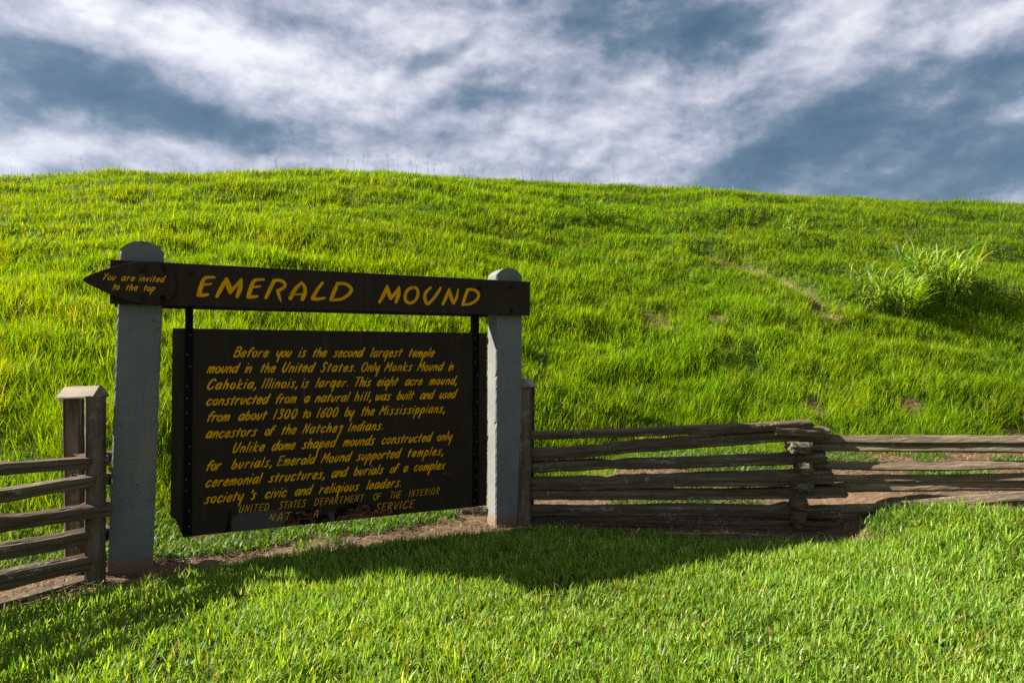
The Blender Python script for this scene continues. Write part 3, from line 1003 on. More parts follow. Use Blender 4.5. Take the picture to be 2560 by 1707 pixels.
TITLE =  [[(0.68, 2.155, 0.0096), (0.632, 2.151, 0.0115), (0.607, 2.133, 0.0134), (0.59, 2.077, 0.0153), (0.575, 2.024, 0.0143), (0.572, 2.015,
    0.0124)], [(0.574, 2.017, 0.0124), (0.611, 2.018, 0.0125), (0.637, 2.024, 0.0096)], [(0.593, 2.096, 0.0077), (0.632, 2.099, 0.0077), (0.66, 2.105,
    0.0067)], [(0.7, 2.012, 0.0116), (0.734, 2.083, 0.0155), (0.767, 2.149, 0.0107)], [(0.767, 2.149, 0.0107), (0.781, 2.095, 0.0194), (0.794, 2.047,
    0.0146)], [(0.794, 2.049, 0.0146), (0.833, 2.097, 0.0127), (0.873, 2.152, 0.0078)], [(0.873, 2.152, 0.0078), (0.863, 2.079, 0.0166), (0.842, 2.016,
    0.0127)], [(1.034, 2.155, 0.0089), (0.984, 2.151, 0.0119), (0.958, 2.134, 0.0138), (0.94, 2.082, 0.0158), (0.924, 2.028, 0.0138), (0.92, 2.015,
    0.0128)], [(0.922, 2.015, 0.0128), (0.957, 2.017, 0.0128), (0.988, 2.024, 0.0089)], [(0.943, 2.096, 0.0079), (0.98, 2.096, 0.0079), (1.008, 2.103,
    0.0069)], [(1.052, 2.016, 0.0119), (1.083, 2.088, 0.015), (1.111, 2.15, 0.014)], [(1.111, 2.152, 0.012), (1.154, 2.154, 0.013), (1.19, 2.135, 0.0121),
    (1.188, 2.105, 0.0121), (1.14, 2.071, 0.013)], [(1.138, 2.073, 0.013), (1.149, 2.031, 0.012), (1.164, 1.988, 0.004)], [(1.234, 2.017, 0.0151), (1.262,
    2.078, 0.0152), (1.316, 2.143, 0.0102)], [(1.316, 2.145, 0.0102), (1.34, 2.115, 0.0132), (1.345, 2.064, 0.0153), (1.326, 2.013, 0.0152)], [(1.258,
    2.048, 0.0071), (1.299, 2.051, 0.0061), (1.341, 2.052, 0.0071)], [(1.481, 2.15, 0.0113), (1.443, 2.096, 0.0133), (1.404, 2.025, 0.0143)], [(1.404,
    2.02, 0.0133), (1.453, 2.019, 0.0123), (1.5, 2.031, 0.0082)], [(1.602, 2.148, 0.0125), (1.577, 2.089, 0.0156), (1.55, 2.018, 0.0135)], [(1.597, 2.151,
    0.0114), (1.667, 2.149, 0.0125), (1.713, 2.113, 0.0136), (1.695, 2.068, 0.0126), (1.631, 2.025, 0.0115), (1.551, 2.015, 0.0103)], [(1.949, 2.01,
    0.0117), (1.986, 2.076, 0.0161), (2.015, 2.145, 0.0107)], [(2.015, 2.145, 0.0118), (2.03, 2.086, 0.0183), (2.045, 2.044, 0.014)], [(2.045, 2.044,
    0.0129), (2.085, 2.094, 0.0129), (2.119, 2.146, 0.0076)], [(2.119, 2.146, 0.0076), (2.113, 2.079, 0.0162), (2.09, 2.016, 0.0129)], [(2.242, 2.149,
    0.012), (2.193, 2.123, 0.0131), (2.171, 2.07, 0.0141), (2.182, 2.025, 0.013), (2.22, 2.012, 0.012), (2.265, 2.041, 0.012), (2.285, 2.091, 0.0131),
    (2.276, 2.134, 0.0131), (2.242, 2.149, 0.012)], [(2.4, 2.153, 0.0099), (2.357, 2.11, 0.0132), (2.346, 2.06, 0.0143), (2.369, 2.011, 0.0132), (2.414,
    2.046, 0.0122), (2.455, 2.097, 0.0133), (2.49, 2.152, 0.0111)], [(2.512, 2.014, 0.0122), (2.543, 2.078, 0.0156), (2.569, 2.143, 0.0101)], [(2.569,
    2.143, 0.0112), (2.587, 2.08, 0.0168), (2.609, 2.024, 0.0135)], [(2.609, 2.026, 0.0135), (2.64, 2.079, 0.0124), (2.654, 2.152, 0.0056)], [(2.745,
    2.147, 0.0125), (2.72, 2.085, 0.0147), (2.696, 2.014, 0.0124)], [(2.742, 2.15, 0.0113), (2.809, 2.149, 0.0125), (2.85, 2.113, 0.0137), (2.83, 2.061,
    0.0125), (2.769, 2.024, 0.0113), (2.694, 2.013, 0.0102)]]

# ---------------------------------------------------------------- hand lettering
# one list of strokes per glyph, in units of the capital height, upright; the brush slant is added when laid out
def arc(cx, cy, rx, ry, a0, a1, n=14):
    return [(cx + rx * math.cos(R(a0 + (a1 - a0) * i / n)), cy + ry * math.sin(R(a0 + (a1 - a0) * i / n))) for i in range(n + 1)]


BOWL_A = [(.42, .55), (.24, .61), (.07, .46), (.02, .2), (.11, .01), (.24, .06), (.36, .26), (.43, .52)]
GLYPH = {
    'a': (.46, [BOWL_A, [(.44, .60), (.42, .3), (.43, 0)]]),
    'b': (.42, [[(.10, .96), (.06, .5), (.04, .06)], [(.04, .06), (.2, .0), (.36, .14), (.40, .38), (.28, .55), (.08, .42)]]),
    'c': (.40, [[(.39, .49), (.27, .60), (.10, .48), (.03, .22), (.13, .02), (.27, .02), (.39, .14)]]),
    'd': (.46, [BOWL_A, [(.48, .98), (.43, .5), (.42, 0)]]),
    'e': (.40, [[(.06, .27), (.28, .31), (.39, .44), (.29, .60), (.11, .49), (.03, .2), (.14, .01), (.28, .03), (.39, .14)]]),
    'f': (.36, [[(.46, .88), (.34, .95), (.22, .8), (.16, .4), (.13, 0)], [(.02, .54), (.36, .58)]]),
    'g': (.46, [BOWL_A, [(.44, .60), (.42, .1), (.40, -.52)]]),
    'h': (.40, [[(.07, .97), (.03, 0)], [(.05, .28), (.2, .57), (.34, .52), (.36, .3), (.35, 0)]]),
    'i': (.12, [[(.06, .58), (.04, 0)], [(.075, .86), (.08, .88)]]),
    'k': (.42, [[(.07, .97), (.03, 0)], [(.40, .58), (.09, .28)], [(.12, .30), (.25, .05), (.42, .02)]]),
    'l': (.10, [[(.07, .97), (.04, 0)]]),
    'm': (.58, [[(.06, .58), (.03, 0)], [(.05, .30), (.18, .57), (.29, .50), (.28, 0)], [(.29, .30), (.42, .57), (.54, .50), (.52, 0)]]),
    'n': (.40, [[(.06, .58), (.03, 0)], [(.05, .28), (.2, .57), (.34, .52), (.36, .3), (.35, 0)]]),
    'o': (.42, [arc(.21, .30, .18, .29, 100, 460)]),
    'p': (.42, [[(.08, .58), (.05, .1), (.03, -.56)], [(.07, .38), (.2, .59), (.36, .52), (.38, .25), (.24, .03), (.06, .10)]]),
    'r': (.34, [[(.06, .58), (.03, 0)], [(.05, .28), (.16, .54), (.34, .55)]]),
    's': (.36, [[(.36, .57), (.20, .58), (.12, .46), (.24, .30), (.26, .10), (.14, .0), (-.02, .05)]]),
    't': (.28, [[(.16, .84), (.12, .4), (.10, 0)], [(.0, .56), (.31, .60)]]),
    'u': (.40, [[(.06, .58), (.03, .2), (.13, .0), (.26, .10), (.35, .35), (.38, .58)]]),
    'v': (.40, [[(.05, .58), (.13, .02)], [(.13, .02), (.38, .58)]]),
    'w': (.58, [[(.05, .58), (.05, .12), (.14, .02), (.25, .2), (.30, .5)], [(.30, .5), (.30, .12), (.39, .04), (.50, .25), (.56, .58)]]),
    'x': (.38, [[(.05, .58), (.34, 0)], [(.38, .6), (.02, 0)]]),
    'y': (.42, [[(.06, .58), (.04, .25), (.13, .08), (.27, .14), (.38, .40)], [(.41, .60), (.38, .1), (.34, -.56)]]),
    'z': (.38, [[(.05, .56), (.36, .60), (.20, .32), (.30, .24), (.28, -.1), (.16, -.50)]]),
    'A': (.48, [[(.03, 0), (.12, .55), (.30, .97)], [(.30, .97), (.42, .55), (.44, 0)], [(.09, .33), (.43, .35)]]),
    'B': (.50, [[(.08, .95), (.04, .03)], [(.06, .96), (.34, .98), (.45, .82), (.36, .60), (.16, .53)], [(.16, .53), (.42, .46), (.50, .24), (.34, .04), (.04, .02)]]),
    'C': (.56, [[(.56, .80), (.46, .97), (.24, .88), (.06, .52), (.07, .16), (.24, .0), (.42, .05), (.54, .22)]]),
    'D': (.54, [[(.08, .94), (.03, .03)], [(.02, .96), (.34, .93), (.52, .60), (.42, .20), (.18, .03), (.02, .02)]]),
    'E': (.44, [[(.08, .96), (.03, .03)], [(.08, .96), (.44, .98)], [(.06, .50), (.36, .52)], [(.03, .03), (.40, .05)]]),
    'F': (.42, [[(.08, .96), (.03, .0)], [(.08, .96), (.44, .98)], [(.06, .50), (.36, .52)]]),
    'H': (.46, [[(.06, .97), (.03, .0)], [(.44, .97), (.42, .0)], [(.05, .26), (.42, .28)]]),
    'I': (.12, [[(.07, .98), (.04, 0)]]),
    'M': (.62, [[(.02, 0), (.14, .97)], [(.14, .97), (.30, .36)], [(.30, .36), (.60, .97)], [(.60, .97), (.58, 0)]]),
    'N': (.50, [[(.02, 0), (.12, .97)], [(.12, .97), (.38, .04)], [(.38, .04), (.50, .97)]]),
    'O': (.56, [arc(.28, .48, .25, .48, 100, 460, 18)]),
    'P': (.42, [[(.08, .95), (.03, .0)], [(.03, .96), (.34, .94), (.42, .72), (.28, .50), (.06, .46)]]),
    'R': (.46, [[(.08, .95), (.03, .0)], [(.03, .96), (.34, .95), (.42, .74), (.28, .54), (.10, .48)], [(.14, .48), (.30, .2), (.44, .0)]]),
    'S': (.48, [[(.50, .86), (.32, .98), (.14, .84), (.20, .60), (.36, .38), (.34, .10), (.18, .0), (.0, .10)]]),
    'T': (.50, [[(.0, .95), (.54, .98)], [(.28, .95), (.22, .0)]]),
    'U': (.50, [[(.06, .97), (.02, .32), (.12, .02), (.30, .08), (.42, .42), (.50, .97)]]),
    'V': (.48, [[(.05, .97), (.14, .02)], [(.14, .02), (.50, .97)]]),
    'Y': (.46, [[(.03, .97), (.20, .50)], [(.50, .97), (.20, .50), (.08, 0)]]),
    '0': (.46, [arc(.23, .48, .20, .48, 100, 460, 18)]),
    '1': (.14, [[(.08, .98), (.04, 0)]]),
    '3': (.42, [[(.08, .86), (.24, .98), (.38, .84), (.20, .58), (.40, .38), (.30, .06), (.04, .06)]]),
    '6': (.40, [[(.42, .97), (.16, .62), (.03, .25), (.14, .01), (.34, .1), (.38, .36), (.22, .46), (.06, .25)]]),
    ',': (.14, [[(.09, .07), (.08, -.02), (.02, -.20)]]),
    '.': (.12, [[(.05, .05), (.06, .06)]]),
    "'": (.14, [[(.08, .97), (.07, .86), (.03, .70)]]),
}


def smooth_path(pts, n=5):
    if len(pts) < 3:
        return pts
    P = [pts[0]] + list(pts) + [pts[-1]]
    out = []
    for i in range(1, len(P) - 2):
        p0, p1, p2, p3 = (np.array(P[i + k], float) for k in (-1, 0, 1, 2))
        for t in np.linspace(0, 1, n, endpoint=False):
            out.append(tuple(0.5 * ((2 * p1) + (-p0 + p2) * t + (2 * p0 - 5 * p1 + 4 * p2 - p3) * t * t + (-p0 + 3 * p1 - 3 * p2 + p3) * t ** 3)))
    out.append(tuple(float(v) for v in pts[-1]))
    return out


def ribbon_stroke(V, F, path, y, lift):
    """path of (x, z, halfwidth): a flat painted stroke with round ends facing -y"""
    P = np.array(path, float)
    xy = P[:, :2]; hw = P[:, 2]
    d = np.gradient(xy, axis=0) if len(xy) > 2 else np.repeat((xy[1:] - xy[:1]), 2, 0)
    ln = np.maximum(np.hypot(d[:, 0], d[:, 1]), 1e-9)
    d = d / ln[:, None]
    nrm = np.stack([-d[:, 1], d[:, 0]], 1)
    L = xy + nrm * hw[:, None]; Rr = xy - nrm * hw[:, None]
    def cap_pts(c, dirv, r):
        a0 = math.atan2(dirv[1], dirv[0])
        return [(c[0] + r * math.cos(a0 + t), c[1] + r * math.sin(a0 + t)) for t in np.linspace(math.pi / 2, -math.pi / 2, 7)[1:-1]]
    # quads
    base = len(V)
    yy = y - lift
    for a, b in zip(L, Rr):
        V.append((a[0], yy, a[1])); V.append((b[0], yy, b[1]))
    for i in range(len(xy) - 1):
        k = base + 2 * i
        F.append((k, k + 1, k + 3, k + 2))
    k0 = len(V)
    for (x, z) in cap_pts(xy[-1], d[-1], hw[-1]):
        V.append((x, yy, z))
    e = base + 2 * (len(xy) - 1)
    F.append(tuple([e] + list(range(k0, k0 + 5)) + [e + 1]))
    k1 = len(V)
    for (x, z) in cap_pts(xy[0], -d[0], hw[0]):
        V.append((x, yy, z))
    F.append(tuple([base + 1] + list(range(k1, k1 + 5)) + [base]))


def letter_mesh(name, items, y, parent, slant, rs, thick=0.080):
    """items: (word, s0, s1, baseline z, cap height, weight)"""
    V = []; F = []; lift = 0.0
    for (w, s0, s1, z0, H, wt) in items:
        gl = [GLYPH[c] for c in w]
        last = w[-1]
        top = .97 if (last.isupper() or last in 'dlhkbf10360') else (.84 if last == 't' else (.58 if last not in '.,' else .05))
        W = (s1 - s0) - slant * H * top * 0.9 - thick * wt * H
        nat = sum(g[0] for g in gl) * H
        gap = 0.0; sx = 1.0
        if len(w) > 1:
            gap = (W - nat) / (len(w) - 1)
            if gap < 0.05 * H:
                sx = (W - 0.05 * H * (len(w) - 1)) / nat; gap = 0.05 * H
            if gap > 0.26 * H:
                sx = min(1.3, (W - 0.26 * H * (len(w) - 1)) / nat); gap = (W - nat * sx) / (len(w) - 1)
        else:
            sx = max(.7, min(1.25, W / nat))
        x = s0 + thick * wt * H * 0.5
        for g in gl:
            jz = rs.normal(0, 0.008) * H; jh = 1 + rs.normal(0, 0.02)
            for st in g[1]:
                lift += 0.00001
                path = []
                sm = smooth_path(st)
                for i, (px, pz) in enumerate(sm):
                    q = pz * jh * H
                    t = i / max(1, len(sm) - 1)
                    hw = thick * wt * H * (1.0 - 0.22 * abs(2 * t - 1) ** 3) * rs.uniform(.95, 1.05)
                    path.append((x + px * H * sx + q * slant, z0 + q + jz, hw))
                ribbon_stroke(V, F, path, y, lift)
            x += g[0] * H * sx + gap
    o = link_mesh(name, V, F, M['yellow'], parent)
    return o


# ---------------------------------------------------------------- the sign
SIGN = empty('information_sign', (-2.8617, 4.8493, 0), 0.4538)
tag(SIGN, 'dark brown wooden sign with yellow lettering hung between two grey concrete posts', 'sign')


def extrude_outline(name, pts, y0, y1, mat, parent, bevel=0.0):
    """outline of (x, z) seen from the front, from y0 (front) back to y1"""
    bm = bmesh.new()
    fr = [bm.verts.new((x, y0, z)) for x, z in pts]
    bk = [bm.verts.new((x, y1, z)) for x, z in pts]
    f = bm.faces.new(fr)
    bm.faces.new(bk[::-1])
    n = len(pts)
    for i in range(n):
        bm.faces.new((fr[i], bk[i], bk[(i + 1) % n], fr[(i + 1) % n]))
    bmesh.ops.recalc_face_normals(bm, faces=bm.faces)
    if bevel:
        ed = [e for e in bm.edges if all(abs(v.co.y - y0) < 1e-6 for v in e.verts)]
        bmesh.ops.bevel(bm, geom=ed, offset=bevel, segments=2, affect='EDGES', profile=0.6)
    bmesh.ops.triangulate(bm, faces=[f for f in bm.faces if len(f.verts) > 4])
    me = bpy.data.meshes.new(name); bm.to_mesh(me); bm.free()
    me.materials.append(mat)
    o = bpy.data.objects.new(name, me); COL.objects.link(o); o.parent = parent
    return o


def box(name, x0, x1, y0, y1, z0, z1, mat, parent, bevel=0.004):
    bm = bmesh.new()
    bmesh.ops.create_cube(bm, size=1)
    for v in bm.verts:
        v.co = ((x0 + x1) / 2 + v.co.x * (x1 - x0), (y0 + y1) / 2 + v.co.y * (y1 - y0), (z0 + z1) / 2 + v.co.z * (z1 - z0))
    if bevel:
        bmesh.ops.bevel(bm, geom=list(bm.edges), offset=bevel, segments=2, affect='EDGES', profile=0.6)
    me = bpy.data.meshes.new(name); bm.to_mesh(me); bm.free()
    me.materials.append(mat)
    o = bpy.data.objects.new(name, me); COL.objects.link(o); o.parent = parent
    return o


def concrete_post(s0, s1, q0, q1, shoulder, rise, lean, seed):
    """square concrete post with a segmental rounded head and ragged arrises"""
    rs = np.random.RandomState(seed)
    m = 16
    ch = 0.010
    ss = [s0, s0 + ch] + list(np.linspace(s0 + ch, s1 - ch, m + 1)[1:-1]) + [s1 - ch, s1]
    front = [(s, q0 + (ch if i in (0, len(ss) - 1) else 0)) for i, s in enumerate(ss)]
    back = [(s, q1 - (ch if i in (0, len(ss) - 1) else 0)) for i, s in enumerate(ss)]
    side_r = [(s1, q) for q in np.linspace(q0 + ch, q1 - ch, 6)[1:-1]]
    side_l = [(s0, q) for q in np.linspace(q1 - ch, q0 + ch, 6)[1:-1]]
    loop = front + side_r + back[::-1] + side_l
    sc_, hw = (s0 + s1) / 2, (s1 - s0) / 2
    def ztop(s):
        return shoulder + rise * (1 - min(1, abs((s - sc_) / hw)) ** 2.3)
    rows = 120
    zb = -0.25
    V = []; F = []
    nl = len(loop)
    for r in range(rows + 1):
        t = r / rows
        for k, (s, q) in enumerate(loop):
            zt = ztop(s)
            zflat = zb + (shoulder - 0.12 - zb) * (t / 0.9) if t <= 0.9 else None
            z = zflat if zflat is not None else (shoulder - 0.12) + (zt - (shoulder - 0.12)) * (t - 0.9) / 0.1
            corner = min(abs(s - s0), abs(s - s1)) < ch * 1.2 and min(abs(q - q0), abs(q - q1)) < ch * 1.2
            jag = (0.0018 if corner else 0.0006)
            n1 = vnoise(z * 85 + seed, k * 3.1) - 0.5; n2 = vnoise(z * 80 + seed + 40, k * 2.3) - 0.5
            chip = 0.012 * max(0, vnoise(z * 16 + seed * 3, k * 0.7 + 5) - 0.78) / 0.22 if corner else 0
            ds = n1 * jag * 2 + (chip if s < sc_ else -chip)
            dq = n2 * jag * 2 + (chip if q < (q0 + q1) / 2 else -chip)
            V.append((s + ds + lean * (z - 1.5), q + dq, z + (0.003 * n1 if t > .99 else 0)))
    for r in range(rows):
        for k in range(nl):
            a = r * nl + k; b = r * nl + (k + 1) % nl
            F.append((a, b, b + nl, a + nl))
    # rounded head: strips from the front edge to the back edge
    top = rows * nl
    nf = len(front); ns = len(side_r)
    bstart = nf + ns
    for i in range(nf - 1):
        a, b = top + i, top + i + 1
        c, d = top + bstart + (nf - 1 - i - 1), top + bstart + (nf - 1 - i)
        F.append((a, b, c, d))
    F.append(tuple([top + nf - 1] + [top + nf + i for i in range(ns)] + [top + bstart]))
    F.append(tuple([top + bstart + nf - 1] + [top + bstart + nf + i for i in range(len(side_l))] + [top]))
    o = link_mesh('post', V, F, M['post'], SIGN)
    fix_normals(o)
    return o


concrete_post(.035, .319, .050, .246, 2.330, .070, .0225, 3)
concrete_post(3.047, 3.315, .050, .246, 2.298, .074, .0, 8)

# the crossbar: two boards clamped either side of the posts
front = box('name_board', 0.0, 3.3703, 0.0, 0.047, 1.9334, 2.2488, M['board'], SIGN, .005)
box('back_board', 0.012, 3.36, 0.249, 0.295, 1.925, 2.235, M['board'], SIGN, .005)
arrow_pts = [(-0.163, 2.094), (-0.145, 2.113), (-0.099, 2.138), (-0.047, 2.163), (0.006, 2.186), (0.059, 2.208), (0.112, 2.223), (0.166, 2.236),
             (0.221, 2.243), (0.276, 2.246), (0.310, 2.246), (0.327, 2.234), (0.324, 2.202), (0.333, 2.178), (0.348, 2.171), (0.359, 2.180), (0.369, 2.203),
             (0.381, 2.210), (0.392, 2.203), (0.406, 2.169), (0.418, 2.125), (0.42, 2.077), (0.413, 2.036), (0.397, 1.994), (0.374, 1.965),
             (0.363, 1.97), (0.351, 1.996), (0.336, 2.004), (0.324, 1.994), (0.321, 1.969), (0.329, 1.947), (0.307, 1.936), (0.252, 1.934),
             (0.196, 1.94), (0.142, 1.95), (0.088, 1.965), (0.034, 1.986), (0.005, 1.998), (-0.045, 2.023), (-0.085, 2.043), (-0.124, 2.062), (-0.155, 2.083)]
arrow = extrude_outline('arrow_board', arrow_pts[::-1], -0.045, -0.001, M['board'], SIGN, .004)


def hex_bolt(x, z, y, r, parent):
    """washer, hexagon nut and rounded bolt end, facing the viewer"""
    V = []; F = []
    def prism(n, rad, y0, y1, rot=0.0, inset=1.0):
        b = len(V)
        for yy, k in ((y0, 1.0), (y1, inset)):
            for i in range(n):
                a = rot + 2 * math.pi * i / n
                V.append((x + rad * k * math.cos(a), yy, z + rad * k * math.sin(a)))
        for i in range(n):
            F.append((b + i, b + (i + 1) % n, b + n + (i + 1) % n, b + n + i))
        F.append(tuple(range(b + n, b + 2 * n)))
    prism(20, r, y, y - .004, 0, .97)
    prism(6, r * .72, y - .004, y - .018, .3, .94)
    prism(12, r * .36, y - .018, y - .027, 0, .75)
    o = link_mesh('bolt', V, F, M['bolt'], parent)
    return fix_normals(o)


for (x, z) in ((.208, 2.193), (.206, 1.979)):
    hex_bolt(x, z, -.045, .026, arrow)
for (x, z) in ((.523, 2.177), (2.867, 2.172), (3.180, 2.191), (3.183, 1.981)):
    hex_bolt(x, z, 0.0, .021, front)

# steel hangers from the crossbar down the face of the text panel
def hanger(s0, s1, zbot, seed):
    rs = np.random.RandomState(seed)
    V = []; F = []; mi = []
    def bx(x0, x1, y0, y1, z0, z1):
        b = len(V)
        V.extend([(x0, y0, z0), (x1, y0, z0), (x1, y1, z0), (x0, y1, z0), (x0, y0, z1), (x1, y0, z1), (x1, y1, z1), (x0, y1, z1)])
        for q in ((0, 1, 5, 4), (1, 2, 6, 5), (2, 3, 7, 6), (3, 0, 4, 7), (4, 5, 6, 7), (0, 3, 2, 1)):
            F.append(tuple(b + i for i in q)); mi.append(0)
    bx(s0, s1, .050, .0585, zbot, 2.15)
    bx(s0, s0 + .008, .0585, .1160, 1.770, 2.15)       # the angle's return leg above the panel
    z = 1.72
    while z > zbot + .05:
        c = (s0 + s1) / 2 + rs.choice([-1, 1]) * .011
        b = len(V); r = .0048
        for i in range(8):
            a = math.pi * 2 * i / 8
            V.append((c + r * math.cos(a), .050, z + r * math.sin(a)))
        V.append((c, .0462, z))
        for i in range(8):
            F.append((b + i, b + (i + 1) % 8, b + 8)); mi.append(1)
        z -= rs.uniform(.085, .15)
    o = link_mesh('hanger_strap', V, F, [M['steel'], M['rivet']], SIGN)
    o.data.polygons.foreach_set('material_index', mi)
    return fix_normals(o)


hanger(.486, .541, .214, 1)
hanger(2.822, 2.878, .212, 2)

PANEL_PTS = [(.401, 1.768), (2.961, 1.768), (2.961, .209), (2.60, .207), (2.20, .212), (2.06, .209), (1.72, .209), (1.60, .213), (1.24, .209), (.83, .211), (.486, .209),
             (.470, .250), (.462, .292), (.444, .312), (.436, .345), (.413, .362), (.398, .386), (.401, .425), (.401, 1.10)]
panel = extrude_outline('text_panel', PANEL_PTS[::-1], .060, .100, M['panel'], SIGN, .003)


def ragged(pts, seed, amp=.006, sub=5):
    rs = np.random.RandomState(seed)
    out = []
    for i in range(len(pts)):
        a, b = np.array(pts[i]), np.array(pts[(i + 1) % len(pts)])
        for k in range(sub):
            p = a + (b - a) * k / sub
            if k and max(a[1], b[1]) > .225:
                p = p + rs.normal(0, amp, 2)
            out.append((p[0], max(p[1], .2105)))
    return out


def torn_patch(pts, seed, mat, y, name='torn_patch'):
    """bare splintered ply where the skin has come away: a rough relief sheet in the patch's outline"""
    rs = np.random.RandomState(seed)
    bm = bmesh.new()
    vs = [bm.verts.new((x, y, z)) for x, z in ragged(pts, seed)]
    f = bm.faces.new(vs)
    r = bmesh.ops.triangulate(bm, faces=[f])
    bmesh.ops.subdivide_edges(bm, edges=list(bm.edges), cuts=3, use_grid_fill=True)
    for v in bm.verts:
        v.co.y = y - 0.0015 - 0.006 * vnoise(v.co.x * 30 + seed, v.co.z * 60) * (vnoise(v.co.x * 8, v.co.z * 12 + seed) > .4)
    bmesh.ops.recalc_face_normals(bm, faces=bm.faces)
    me = bpy.data.meshes.new(name); bm.to_mesh(me); bm.free()
    me.materials.append(mat)
    o = bpy.data.objects.new(name, me); COL.objects.link(o); o.parent = panel
    return o


torn_patch([(1.226, .211), (1.231, .256), (1.258, .306), (1.289, .316), (1.345, .318), (1.386, .328), (1.415, .306), (1.432, .268), (1.470, .262), (1.501, .270), (1.533, .262), (1.571, .211)],
           4, M['ply'], .0585)
torn_patch([(1.614, .211), (1.616, .286), (1.64, .313), (1.689, .306), (1.71, .345), (1.798, .334), (1.887, .309), (1.91, .279), (1.96, .262), (2.081, .251), (2.122, .212)], 5, M['ply'], .0585)
torn_patch([(.812, .387), (.808, .347), (.806, .29), (.820, .213), (.765, .211), (.790, .300)], 6, M['void'], .0585, 'split')  # dark sheet painted as the shade inside the split
torn_patch([(2.535, .535), (2.56, .542), (2.60, .538), (2.615, .522), (2.600, .508), (2.56, .506)], 7, M['ply'], .0585)
torn_patch([(2.62, 1.752), (2.66, 1.757), (2.72, 1.757), (2.735, 1.742), (2.70, 1.728), (2.65, 1.735)], 9, M['ply'], .0585)


for k, pts in enumerate(([(1.215, .2105), (1.222, .262), (1.250, .315), (1.289, .325), (1.35, .327), (1.390, .338), (1.425, .312), (1.440, .272), (1.475, .268), (1.505, .279), (1.545, .268), (1.585, .2105)],
                         [(1.602, .2105), (1.606, .292), (1.635, .322), (1.685, .315), (1.705, .355), (1.80, .344), (1.895, .317), (1.92, .287), (1.965, .270), (2.088, .259), (2.138, .2105)])):
    torn_patch(pts, 14 + k, M['void'], .0596, 'torn_rim_shade')  # dark underlay, a shadow rim painted around each torn patch


def loose_skin(s0, s1, z0, z1, bulge, seed):
    """paint skin curling off the board: a sheet bowed outward, its lower edge standing free"""
    V = []; F = []
    nx, nz = 18, 12
    for j in range(nz + 1):
        for i in range(nx + 1):
            u, v = i / nx, j / nz
            zt = z1 + 0.03 * math.sin(math.pi * u) * (1 if seed % 2 else -.4)
            x = s0 + (s1 - s0) * u; z = z0 + (zt - z0) * v
            y = .0592 - bulge * math.sin(math.pi * min(1, u * 1.0)) ** .8 * (1 - v) ** 1.4
            V.append((x, y, z))
    for j in range(nz):
        for i in range(nx):
            a = j * (nx + 1) + i
            F.append((a, a + 1, a + nx + 2, a + nx + 1))
    o = link_mesh('loose_skin', V, F, M['veneer'], panel, True)
    return o


loose_skin(.823, 1.222, .2125, .33, .016, 1)
loose_skin(1.545, 1.612, .2125, .30, .010, 2)

# thin vertical crack in the paint
def crack():
    rs = np.random.RandomState(12)
    V = []; F = []
    for (xs, z0, z1, wmax) in ((1.357, 1.545, 1.20, .0035), (1.497, 1.20, .83, .0016), (1.492, .82, .30, .0016), (1.515, 1.70, 1.60, .001)):
        zs = np.linspace(z0, z1, 40); x = xs
        k = len(V)
        for i, z in enumerate(zs):
            x += rs.normal(0, .0007)
            w = wmax * (.25 + .75 * (i / 39) ** 2 if wmax > .003 else rs.uniform(.2, 1)) * rs.uniform(.6, 1.1)
            V.extend([(x - w, .0588, z), (x + w, .0588, z)])
            if i:
                a = k + 2 * i
                F.append((a - 2, a - 1, a + 1, a))
    return link_mesh('crack', V, F, M['crack'], panel)


crack()

_rs = np.random.RandomState(77)
big = [(w, a, b, z, .0755, 1.0) for (w, a, b, z) in TEXT if z > .40]
small = [(w, a, b, z, .056, .62) for (w, a, b, z) in TEXT if .3 < z < .40] + [(w, a, b, z, .062, .66) for (w, a, b, z) in TEXT if z < .3]
letter_mesh('lettering', big, .0582, panel, .36, _rs)
letter_mesh('lettering', small, .0545, panel, .24, _rs)
letter_mesh('lettering', [(w, a, b, z, .047, .95) for (w, a, b, z) in ARROW_TEXT], -.0462, arrow, .30, _rs)
V = []; F = []; lift = 0
for st in TITLE:
    lift += .00001
    xs = smooth_path([(p[0], p[1]) for p in st], 6)
    ws = smooth_path([(p[2], 0) for p in st], 6)
    ribbon_stroke(V, F, [(a, b, w[0]) for (a, b), w in zip(xs, ws)], -.0012, lift)
link_mesh('lettering', V, F, M['yellow'], front)


